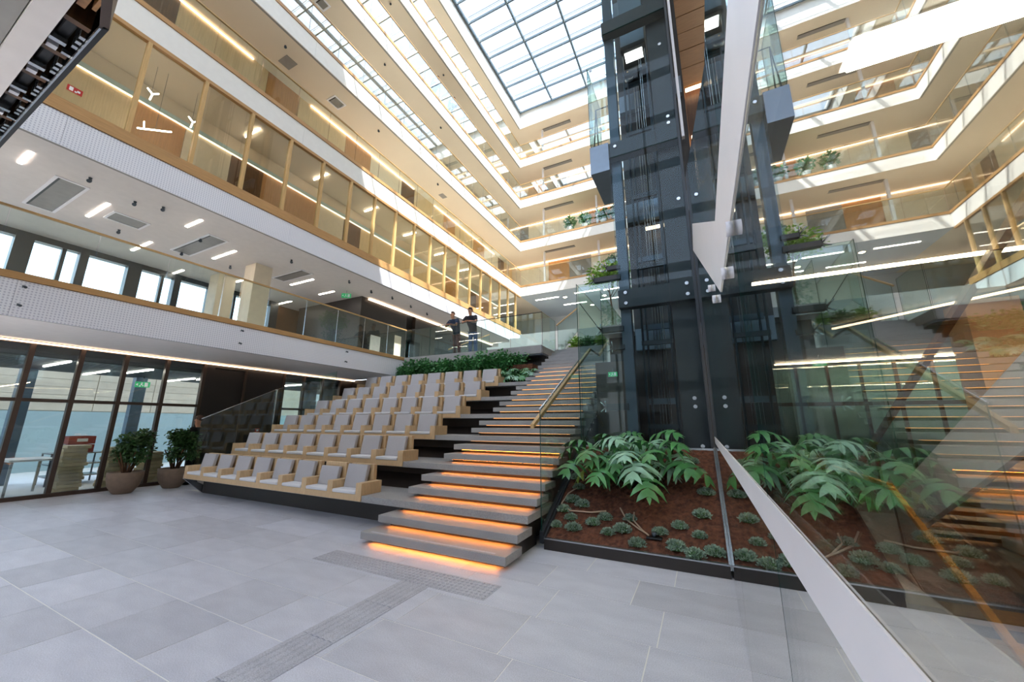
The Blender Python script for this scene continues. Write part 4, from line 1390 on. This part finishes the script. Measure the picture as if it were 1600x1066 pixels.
def exit_sign(x, y, z, label, rz=0.0):
    s = thing('exit_sign', label, 'sign', (x, y, z), None, rz)
    pn = box('panel', (-0.17, 0.17, -0.015, 0.015, -0.085, 0.085), 'exit_green', s, 0.004)
    bm = bmesh.new()
    bm_box(bm, 0.05, 0.13, -0.018, -0.0155, -0.06, 0.06)            # doorway
    bm_box(bm, -0.04, 0.0, -0.018, -0.0155, -0.02, 0.03)            # runner body
    bm_box(bm, -0.03, 0.0, -0.018, -0.0155, 0.035, 0.06)            # head
    bm_box(bm, -0.07, -0.03, -0.018, -0.0155, -0.06, -0.03)         # leg
    bm_box(bm, 0.0, 0.03, -0.018, -0.0155, -0.045, -0.015)          # leg
    bm_prism(bm, [(-0.15, 0.0), (-0.10, 0.04), (-0.10, -0.04)], 'y', -0.018, -0.0155)   # arrow
    obj('pictogram', bm, 'sign_white', pn)
    bm = bmesh.new()
    bm_tube(bm, [(0, 0, 0.08), (0, 0, ZC - z if z > 4.5 else 0.25)], 0.008, 6)
    obj('hanger', bm, 'steel', s)
    return s


exit_sign(-11.75, 9.3, 6.34, 'green running man exit sign hanging by the dark core', math.radians(35))
exit_sign(-1.62, 8.02, 2.62, 'green exit sign beside the lift shaft').scale = (0.55, 0.55, 0.55)
exit_sign(-15.3, 5.2, 2.72, 'green exit sign hanging behind the ground floor glazing', math.radians(60))
fs = thing('fire_sign', 'small red fire sign on the oak framed glazing', 'sign', (XF - 0.04, 1.55, 7.72))
box('plate', (0.0, 0.004, -0.10, 0.10, -0.06, 0.06), 'sign_red', fs)
boxes('symbol', [(0.004, 0.006, -0.07, -0.02, -0.04, 0.04), (0.004, 0.006, 0.0, 0.03, -0.04, -0.01), (0.004, 0.006, 0.03, 0.07, -0.02, 0.02)], 'sign_white', fs)
fs2 = thing('call_point', 'small red fire alarm call point on the dark wall behind the tiers', 'alarm', (GXW + 0.021, 7.35, 1.35))
box('plate', (0, 0.03, -0.06, 0.06, -0.06, 0.06), 'sign_red', fs2, 0.004)
box('button', (0.03, 0.035, -0.03, 0.03, -0.03, 0.03), 'sign_white', fs2)

# branching white pendant lamps inside the oak gallery
for i, (y, z) in enumerate(((2.7, 9.0), (2.9, 8.2), (3.5, 8.9))):
    s = thing('branch_lamp', ['forked white lamp near the top of the oak glazing', 'long forked white lamp tube in the oak gallery', 'small forked white lamp past the second oak post'][i], 'lamp', (-10.7, y, z))
    bm = bmesh.new()
    if i == 1:
        bm_tube(bm, [(0, -0.28, -0.18), (0, 0.28, 0.16)], 0.016, 6)
        bm_tube(bm, [(0, -0.18, -0.12), (0, -0.20, 0.06)], 0.012, 6)
    else:
        bm_tube(bm, [(0, 0, -0.15), (0, 0.02, 0.02)], 0.014, 6)
        bm_tube(bm, [(0, 0.02, 0.02), (0, 0.12, 0.12)], 0.014, 6)
        bm_tube(bm, [(0, 0.02, 0.02), (0, -0.08, 0.10)], 0.014, 6)
    obj('tube', bm, 'led_white', s)
    bm = bmesh.new()
    bm_tube(bm, [(0, 0, 0.02), (0, 0, ZB[2] - z)], 0.004, 4)
    obj('cable', bm, 'steel_dark', s)
# ================================================================== PLANTS
def leaf_mass(bm, c, r, n, leaf, rs, shell=0.55, flat=1.0, mi=0):
    """n small folded leaves through an ellipsoid."""
    c = Vector(c)
    for i in range(n):
        d = Vector((rs.gauss(0, 1), rs.gauss(0, 1), rs.gauss(0, 1))).normalized()
        q = rs.uniform(shell, 1.0)
        p = c + Vector((d.x * r[0], d.y * r[1], d.z * r[2])) * q
        dirv = (d * 0.7 + Vector((rs.uniform(-1, 1), rs.uniform(-1, 1), rs.uniform(-0.6, 0.6)))).normalized()
        side = dirv.cross(Vector((rs.uniform(-1, 1), rs.uniform(-1, 1), 1.2))).normalized()
        up = side.cross(dirv)
        L = leaf * rs.uniform(0.7, 1.25)
        w = L * 0.34
        v = [bm.verts.new(p), bm.verts.new(p + dirv * L * 0.45 + side * w + up * L * 0.05), bm.verts.new(p + dirv * L - up * L * 0.12), bm.verts.new(p + dirv * L * 0.45 - side * w + up * L * 0.05)]
        f = bm.faces.new(v)
        f.material_index = mi


def foliage(clumps, n, leaf, seed, mat, shell=0.4):
    bm = bmesh.new()
    rs = random.Random(seed)
    tot = sum(r[0] * r[1] * r[2] for c, r in clumps)
    for c, r in clumps:
        leaf_mass(bm, c, r, int(n * (r[0] * r[1] * r[2]) / tot), leaf, rs, shell)
    return mesh_of('foliage', bm, mat)


# two potted trees in front of the glazing
for i, (x, y, lab) in enumerate(((-12.08, 4.15, 'small bushy tree in a taupe bowl pot, closer to the entrance'), (-12.05, 5.05, 'small bushy tree in a taupe bowl pot beside the seating tiers'))):
    t = thing('potted_tree', lab, 'potted tree', (x, y, 0.0), 'potted trees by the glazing')
    bm = bmesh.new()
    bm_lathe(bm, [(0.16, 0.0), (0.18, 0.02), (0.27, 0.16), (0.315, 0.34), (0.32, 0.47), (0.30, 0.475), (0.29, 0.44)], 28)
    obj('pot', bm, 'pot_taupe', t)
    bm = bmesh.new()
    bm_lathe(bm, [(0.285, 0.41), (0.28, 0.43)], 20)
    obj('soil', bm, 'soil', t)
    rs = random.Random(20 + i)
    bm = bmesh.new()
    for j in range(6):
        a = j * 1.05 + i
        bm_tube(bm, [(0.05 * math.cos(a), 0.05 * math.sin(a), 0.42), (0.10 * math.cos(a), 0.12 * math.sin(a), 0.62), (0.26 * math.cos(a), 0.26 * math.sin(a), 0.92)], [0.026, 0.02, 0.012], 6)
    tk = obj('trunk', bm, 'bark', t)
    cl = []
    for j in range(11):
        a = rs.uniform(0, 6.28)
        q = rs.uniform(0.05, 0.26)
        cl.append(((q * math.cos(a) * 1.2, q * math.sin(a) * 1.2, rs.uniform(0.80, 1.25)), (rs.uniform(0.16, 0.22),) * 3))
    link('foliage', foliage(cl, 1700, 0.09, 30 + i, 'leaf_dark', 0.15), tk)

# bed and shrubs under the landing
sb = thing('shrub_bed', 'dark planting trough under the landing edge', 'planter', (0, 0, 0))
box('trough', (-9.95, -4.45, 10.16, 10.72, 2.3, 2.92), 'bronze_wall', sb)
box('soil', (-9.9, -4.5, 10.18, 10.7, 2.92, 2.95), 'soil', sb)
box('soil_bank', (-5.3, -4.42, 10.2, 11.1, 2.95, 3.35), 'soil', sb)
shr = [foliage([((0, 0, 0.33), (0.42, 0.30, 0.34)), ((0.18, -0.1, 0.55), (0.25, 0.22, 0.22)), ((-0.2, 0, 0.5), (0.24, 0.22, 0.24))], 1100, 0.085, s, 'leaf_shrub', 0.3) for s in (41, 42, 43)]
stem_bm = bmesh.new()
for j in range(5):
    a = j * 1.26
    bm_tube(stem_bm, [(0, 0, -0.05), (0.18 * math.cos(a), 0.14 * math.sin(a), 0.35)], 0.012, 5)
stem_me = mesh_of('stem', stem_bm, 'bark')
for i in range(9):
    x = -9.55 + i * 0.55
    pos = 'against the white fascia' if i == 0 else ('beside the broad leaved plants' if i == 8 else '%s from the white fascia' % ORD[i])
    t = thing('shrub', 'dense green shrub under the landing, ' + pos, 'shrub', (x, 10.42, 2.95), 'shrubs under the landing', i * 0.9)
    s = 0.92 + 0.32 * (0.3, 0.9, 0.5, 0.6, 0.2, 0.8, 1.0, 0.9, 0.6)[i]
    t.scale = (s, s, s)
    link('foliage', shr[i % 3], t)
    link('stem', stem_me, t)
for i, (x, y) in enumerate(((-5.15, 10.05), (-4.75, 10.02), (-4.5, 10.15))):
    philodendron(x, y, 12, 60 + i * 2 + 1, ['broad leaved plant at the end of the topmost seats', 'glossy broad leaved plant between seats and stairs', 'broad leaved plant touching the upper stairs'][i], 0, 0.72, 2.72, 'broad_leaf_plant')

# upper bed by the top of the stairs, small plants and a light green tree
ub = thing('upper_bed', 'low stone planter at the top of the stairs', 'planter', (0, 0, 0))
box('trough', (-4.2, -1.4, 12.9, 13.5, 4.0, 4.3), 'tread_granite', ub)
box('soil', (-4.15, -1.45, 12.95, 13.45, 4.3, 4.32), 'soil', ub)
lush = [foliage([((0, 0, 0.2), (0.3, 0.24, 0.24))], 420, 0.10, s, m, 0.2) for s, m in ((51, 'leaf_bright'), (52, 'leaf_shrub'), (53, 'leaf_bright'))]
for i in range(6):
    t = link('bedding_plant', lush[i % 3], None, (-3.95 + i * 0.46, 13.2, 4.30))
    t.rotation_euler = (0, 0, i)
    tag(t, 'leafy bedding plant in the planter above the stairs, %s from the steps' % ORD[i], 'plant', 'bedding plants above the stairs')
tr = thing('indoor_tree', 'feathery light green tree rising beside the lift glass', 'tree', (-2.6, 13.2, 4.3))
bm = bmesh.new()
bm_tube(bm, [(0, 0, 0), (0.05, 0, 1.2), (-0.05, 0, 2.4)], [0.045, 0.035, 0.02], 7)
for a in range(6):
    bm_tube(bm, [(0.0, 0, 1.7 + 0.1 * a), (0.6 * math.cos(a * 1.1), 0.4 * math.sin(a * 1.1), 2.5 + 0.1 * a)], [0.015, 0.006], 5)
obj('trunk', bm, 'bark', tr)
link('foliage', foliage([((0.0, 0, 2.7), (0.85, 0.6, 0.5)), ((-0.45, 0, 2.5), (0.5, 0.4, 0.35)), ((0.6, 0, 2.95), (0.5, 0.4, 0.35))], 1500, 0.12, 55, 'leaf_bright', 0.1), tr)
tr2 = thing('indoor_tree', 'darker slender tree behind the light green one', 'tree', (-1.5, 14.0, 4.0))
bm = bmesh.new()
bm_tube(bm, [(0, 0, 0), (0.03, 0, 1.5), (0, 0, 2.8)], [0.04, 0.03, 0.015], 7)
obj('trunk', bm, 'bark', tr2)
link('foliage', foliage([((0.0, 0, 2.4), (0.6, 0.5, 0.9)), ((0.1, 0, 1.6), (0.5, 0.4, 0.5))], 1100, 0.12, 56, 'leaf_shrub', 0.1), tr2)
for k, xs_ in ((3, (-6.6, -5.6, -4.4, -3.6)), (2, (-4.0, -2.6))):
    for i, x in enumerate(xs_):
        t = thing('balcony_plant', 'green potted plant on the far wing, %s storey, %s' % (ORD[k], ['by the far corner side', 'second along', 'third along', 'next to the lift'][i if len(xs_) == 4 else i + 2]), 'plant', (x, 21.55, ZB[k] + 0.72), 'plants on the far wing')
        bm = bmesh.new()
        bm_lathe(bm, [(0.14, 0), (0.2, 0.35), (0.19, 0.36)], 14)
        obj('pot', bm, 'white_metal', t)
        link('foliage', foliage([((0, 0, 0.75), (0.45, 0.3, 0.42))], 300, 0.16, 70 + k * 5 + i, 'leaf_shrub', 0.1), t)

# ================================================================== FURNITURE AND LOOSE THINGS
for i, x in enumerate((-3.7, -2.3)):
    b = thing('lounge_bench', ['white lounge bench behind the stairs, farther from the lift', 'white lounge bench behind the stairs, next to the lift'][i], 'bench', (x, 15.0, 4.0))
    bm = bmesh.new()
    bm_box(bm, -0.6, 0.6, -0.3, 0.3, 0.40, 0.52)
    obj('seat', bm, 'white_paint', b, 0.03)
    box('backrest', (-0.6, 0.6, 0.24, 0.32, 0.5, 0.85), 'white_paint', b, 0.02)
    for dx in (-0.55, 0.5):
        box('leg', (dx, dx + 0.05, -0.26, 0.26, 0.0, 0.40), 'oak', b)
ws = thing('white_steps', 'broad white seating steps on the upper floor behind the two men', 'steps', (0, 0, 0))
for i in range(6):
    box('step', (-8.8 + 0.3 * i, -4.6, 12.9 + i * 0.5, 13.4 + i * 0.5 if i < 5 else 17.4, 4.0, 4.3 + i * 0.27), 'white_paint', ws)
wsb = thing('steps_balustrade', 'glass balustrade with light wood rail beside the white steps', 'balustrade', (0, 0, 0))
slope_pane('pane', -4.55, [(12.9, 4.0), (12.9, 5.2), (15.6, 6.6), (15.6, 5.6)], 'glass_green', wsb)
rail_bar('rail', [(-4.55, 12.8, 5.17), (-4.55, 15.6, 6.63)], 0.04, 0.05, 'handrail_wood', wsb)
rail_bar('rail', [(-9.3, 12.6, 4.62), (-9.3, 16.0, 6.0)], 0.04, 0.05, 'handrail_wood', wsb)
slope_pane('pane', -9.3, [(13.0, 4.0), (13.0, 4.75), (16.0, 5.95), (16.0, 4.8)], 'glass_green', wsb)
for i, (x, y) in enumerate(((-8.2, 24.5), (-6.2, 25.0), (-5.0, 24.2))):
    d = thing('work_table', 'dark work table in the far hall, %s from the corner' % ORD[i], 'table', (x, y, 4.0))
    box('tabletop', (-0.7, 0.7, -0.35, 0.35, 1.0, 1.05), 'dark_metal', d)
    for dx in (-0.65, 0.6):
        for dy in (-0.3, 0.25):
            box('leg', (dx, dx + 0.05, dy, dy + 0.05, 0, 1.0), 'dark_metal', d)
    box('screen', (-0.3, 0.3, -0.02, 0.02, 1.15, 1.55), 'black', d)
    box('stand', (-0.05, 0.05, -0.03, 0.03, 1.05, 1.15), 'black', d)
# posters by the dark core
for i, (y, w, h, z, m) in enumerate(((10.55, 0.5, 0.8, 4.25, 'paper_white'), (11.35, 0.35, 0.9, 4.2, 'cream_panel'))):
    p = thing('display_board', ['white display board leaning by the dark core', 'pale display board beside the white one'][i], 'board', (-11.45 + 0.5 * i, y - 0.2, 4.0))
    box('board', (0.0, 0.03, 0, w, 0.2, 0.2 + h), m, p)
    box('foot', (-0.12, 0.15, 0.02, 0.06, 0, 0.2), 'steel_dark', p)
    box('foot', (-0.12, 0.15, w - 0.06, w - 0.02, 0, 0.2), 'steel_dark', p)
# goods stored behind the ground-floor glazing
for s, (x, y, nb) in enumerate(((-13.55, 3.62, 13), (-13.6, 4.40, 12), (-13.5, 5.05, 10), (-15.0, 2.6, 6), (-14.6, 1.9, 5))):
    rs = random.Random(90 + s)
    for i in range(nb):
        o = box('stacked_box', (-0.24, 0.24, -0.2, 0.2, 0.0, 0.074), 'board_pine' if s < 3 else 'paper_white', None, 0.008, (x + rs.uniform(-.03, .03), y + rs.uniform(-.03, .03), 0.02 + i * 0.0795))
        tag(o, ORD[i].replace('twelfth', 'twelfth') + ' from the bottom, ' + ['flat pale box in the tall stack behind the first potted tree', 'flat pale box in the stack between the two potted trees', 'flat pale box in the stack behind the second potted tree', 'flat white box in the low stack deep behind the glazing', 'flat white box in the lowest stack behind the glazing'][s], 'box', 'flat boxes stacked behind the glazing, stack %s' % ORD[s])
    p = thing('pallet', ['pallet under the tall box stack', 'pallet under the box stack between the trees', 'pallet under the box stack by the second tree', 'pallet under the low white stack', 'pallet under the lowest white stack'][s] + ' behind the glazing', 'pallet', (x, y, 0))
    for dy in (-0.18, 0.0, 0.14):
        box('runner', (-0.26, 0.26, dy, dy + 0.05, 0.0, 0.018), 'bark', p)
for i, (x, y, z) in enumerate(((-15.2, 4.1, 1.22), (-15.2, 4.1, 1.0))):
    c = thing('crate', ['red crate on top of the shelf behind the glazing', 'red crate underneath the other red crate'][i], 'crate', (x, y, z - 0.2), 'red crates')
    boxes('body', [(-0.3, 0.3, -0.25, -0.22, 0.0, 0.2), (-0.3, 0.3, 0.22, 0.25, 0, 0.2), (-0.3, -0.27, -0.22, 0.22, 0, 0.2), (0.27, 0.3, -0.22, 0.22, 0, 0.2), (-0.27, 0.27, -0.22, 0.22, 0, 0.02)], 'pallet_red', c)
    box('label_plate', (0.3, 0.305, -0.1, 0.1, 0.06, 0.14), 'paper_white', c)
sh = thing('storage_shelf', 'grey storage shelf holding the red crates', 'shelf', (-15.2, 4.1, 0))
for z in (0.2, 0.5, 0.77):
    box('board', (-0.35, 0.35, -0.5, 0.5, z, z + 0.03), 'steel', sh)
for dx in (-0.35, 0.32):
    for dy in (-0.5, 0.47):
        box('upright', (dx, dx + 0.03, dy, dy + 0.03, 0, 0.8), 'steel_dark', sh)
for i, y in enumerate((1.2, 2.3, 3.0)):
    t = thing('work_bench', 'pale work bench behind the ground floor glazing, %s from the entrance' % ORD[i], 'table', (-14.8 + 0.5 * i, y, 0))
    box('tabletop', (-0.5, 0.5, -0.35, 0.35, 0.74, 0.78), 'white_paint', t)
    for dx in (-0.48, 0.44):
        for dy in (-0.32, 0.28):
            box('leg', (dx, dx + 0.04, dy, dy + 0.04, 0, 0.74), 'steel', t)

# ================================================================== PEOPLE
def skin_mesh(name, verts, edges, radii, mat, sub=2):
    bm = bmesh.new()
    lay = bm.verts.layers.skin.verify()
    vs = []
    for p, r in zip(verts, radii):
        v = bm.verts.new(p)
        v[lay].radius = r if isinstance(r, tuple) else (r, r)
        vs.append(v)
    vs[0][lay].use_root = True
    for a, b in edges:
        bm.edges.new((vs[a], vs[b]))
    me = bpy.data.meshes.new(name)
    bm.to_mesh(me)
    bm.free()
    me.materials.append(M[mat])
    return me


def skinned(name, verts, edges, radii, mat, parent, sub=2):
    o = link(name, skin_mesh(name, verts, edges, radii, mat), parent)
    md = o.modifiers.new('skin', 'SKIN')
    md.use_smooth_shade = True
    s = o.modifiers.new('smooth', 'SUBSURF')
    s.levels = 1
    s.render_levels = sub
    return o


def person(label, loc, rz, lean, shirt, trousers, hair, bald=False, scale=1.0):
    t = thing('person', label, 'person', loc, None, rz)
    t.scale = (scale,) * 3
    if lean:       # leaning on a rail in front (-y), forearms crossed on it
        hip, chest, neck, chin, crown = (0, 0.20, 0.90), (0, 0.06, 1.26), (0, -0.02, 1.42), (0, -0.08, 1.50), (0, -0.06, 1.66)
        sh, el, wr = (0.19, 0.0, 1.37), (0.28, -0.14, 1.13), (0.10, -0.27, 1.15)
        hand = (0.0, -0.29, 1.165)
        knee, ank, toe = (0.10, 0.22, 0.48), (0.12, 0.24, 0.08), (0.13, 0.08, 0.04)
    else:
        hip, chest, neck, chin, crown = (0, 0.0, 0.92), (0, 0.0, 1.30), (0, -0.01, 1.48), (0, -0.05, 1.55), (0, -0.02, 1.72)
        sh, el, wr = (0.20, 0.0, 1.42), (0.26, 0.02, 1.13), (0.24, -0.10, 0.90)
        hand = (0.24, -0.13, 0.82)
        knee, ank, toe = (0.10, -0.02, 0.50), (0.11, 0.03, 0.08), (0.12, -0.13, 0.04)
    V = [hip, chest, neck, chin, crown]
    Rr = [(0.095, 0.07), (0.12, 0.085), 0.052, (0.070, 0.075), (0.078, 0.088)]
    Ed = [(0, 1), (1, 2), (2, 3), (3, 4)]
    for sg in (-1, 1):
        m = lambda p: (p[0] * sg, p[1], p[2])
        b = len(V)
        V += [m(sh), m(el), m(wr), m(hand)]
        Rr += [0.065, 0.045, 0.030, (0.034, 0.020)]
        Ed += [(1, b), (b, b + 1), (b + 1, b + 2), (b + 2, b + 3)]
        d = (Vector(m(hand)) - Vector(m(wr))).normalized()
        side = d.cross(Vector((0, 0, 1)) if abs(d.z) < 0.8 else Vector((0, 1, 0))).normalized()
        hv = Vector(m(hand))
        for j, (off, ln) in enumerate(((-0.030, 0.062), (-0.010, 0.075), (0.010, 0.070), (0.030, 0.052))):
            q = len(V)
            k1 = hv + side * off + d * 0.035
            V += [tuple(k1), tuple(k1 + d * ln * 0.7 + Vector((0, 0, -0.015)))]
            Rr += [0.0095, 0.008]
            Ed += [(b + 3, q), (q, q + 1)]
        q = len(V)
        th = Vector(m(wr)) * 0.4 + hv * 0.6 + side * 0.042
        V += [tuple(th), tuple(th + d * 0.035 + side * 0.012)]
        Rr += [0.011, 0.009]
        Ed += [(b + 2, q), (q, q + 1)]
        b = len(V)
        V += [m((0.09, hip[1], hip[2] - 0.06)), m(knee), m(ank), m(toe)]
        Rr += [0.065, 0.05, 0.036, (0.034, 0.026)]
        Ed += [(0, b), (b, b + 1), (b + 1, b + 2), (b + 2, b + 3)]
    skinned('body', V, Ed, Rr, 'skin', t, 1)
    # shirt
    V = [(hip[0], hip[1] + 0.01, hip[2] - 0.11), (hip[0], hip[1], hip[2] + 0.06), chest, (neck[0], neck[1] + 0.01, neck[2] - 0.04)]
    Rr = [(0.175, 0.135), (0.172, 0.13), (0.185, 0.135), 0.075]
    Ed = [(0, 1), (1, 2), (2, 3)]
    for sg in (-1, 1):
        m = lambda p: (p[0] * sg, p[1], p[2])
        b = len(V)
        e = Vector(sh).lerp(Vector(el), 0.78 if lean else 1.0)
        V += [m(sh), m(tuple(e))]
        Rr += [0.088, 0.072]
        Ed += [(2, b), (b, b + 1)]
        if not lean:
            V.append(m(wr))
            Rr.append(0.048)
            Ed.append((b + 1, b + 2))
    skinned('shirt', V, Ed, Rr, shirt, t, 1)
    V = [(hip[0], hip[1], hip[2] + 0.03)]
    Rr = [(0.150, 0.115)]
    Ed = []
    for sg in (-1, 1):
        m = lambda p: (p[0] * sg, p[1], p[2])
        b = len(V)
        V += [m((0.09, hip[1], hip[2] - 0.10)), m(knee), m((ank[0], ank[1], 0.07))]
        Rr += [0.105, 0.078, 0.066]
        Ed += [(0, b), (b, b + 1), (b + 1, b + 2)]
    skinned('trousers', V, Ed, Rr, trousers, t, 1)
    for sg in (-1, 1):
        bm = bmesh.new()
        bm_box(bm, sg * toe[0] - 0.048, sg * toe[0] + 0.048, toe[1] - 0.06, ank[1] + 0.07, 0.0, 0.085)
        obj('shoe', bm, 'shoe_dark', t, 0.03, None, 3)
    # hair, ears, eyes, nose, mouth
    hc = Vector((0, (chin[1] + crown[1]) / 2, (chin[2] + crown[2]) / 2 + 0.02))
    bm = bmesh.new()
    bmesh.ops.create_uvsphere(bm, u_segments=16, v_segments=10, radius=1.0)
    for v in bm.verts:
        v.co = Vector((v.co.x * 0.094, v.co.y * 0.108, v.co.z * 0.128))
    cut = 0.055 if bald else 0.015
    bmesh.ops.bisect_plane(bm, geom=bm.verts[:] + bm.edges[:] + bm.faces[:], plane_co=(0, 0.0, cut), plane_no=(0, -0.55, -1.0), clear_outer=True)
    for f in bm.faces:
        f.smooth = True
    bmesh.ops.translate(bm, verts=bm.verts, vec=hc + Vector((0, 0.012, 0.012)))
    obj('hair', bm, hair, t)
    bm = bmesh.new()
    for sg in (-1, 1):
        bm_lathe(bm, [(0.006, -0.022), (0.014, 0.0), (0.006, 0.024)], 8, (sg * 0.088, hc.y + 0.01, hc.z))
    bm_lathe(bm, [(0.016, -0.02), (0.010, 0.0), (0.006, 0.03)], 8, (0, hc.y - 0.098, hc.z - 0.005))
    obj('ears_and_nose', bm, 'skin', t)
    bm = bmesh.new()
    for sg in (-1, 1):
        bm_lathe(bm, [(0.004, -0.006), (0.009, 0.0), (0.004, 0.006)], 8, (sg * 0.032, hc.y - 0.086, hc.z + 0.018))
    bm_box(bm, -0.022, 0.022, hc.y - 0.088, hc.y - 0.07, hc.z - 0.05, hc.z - 0.043)
    obj('eyes_and_mouth', bm, 'hair_brown', t)
    return t


person('bald man in navy shirt and maroon trousers leaning on the landing rail', (-7.98, 11.06, 4.0), math.radians(-8), True, 'shirt_navy', 'trousers_maroon', 'hair_grey', True, 0.97)
person('brown haired man in black shirt and blue jeans leaning on the landing rail', (-7.22, 11.06, 4.0), math.radians(6), True, 'shirt_black', 'jeans_blue', 'hair_brown', False, 1.0)
person('person in black clothes standing behind the potted trees', (-12.3, 5.52, 0.0), math.radians(-60), False, 'jacket_black', 'trousers_black', 'hair_brown', False, 1.0)
person('person in a blue top behind an upper gallery rail', (XF - 0.42, 12.2, ZB[4] + 0.74), math.radians(90), True, 'jeans_blue', 'trousers_black', 'hair_brown', False, 1.0)
person('second person in blue on the upper gallery, nearer the corner', (XF - 0.42, 13.6, ZB[4] + 0.74), math.radians(90), True, 'shirt_navy', 'trousers_black', 'hair_brown', False, 1.0)
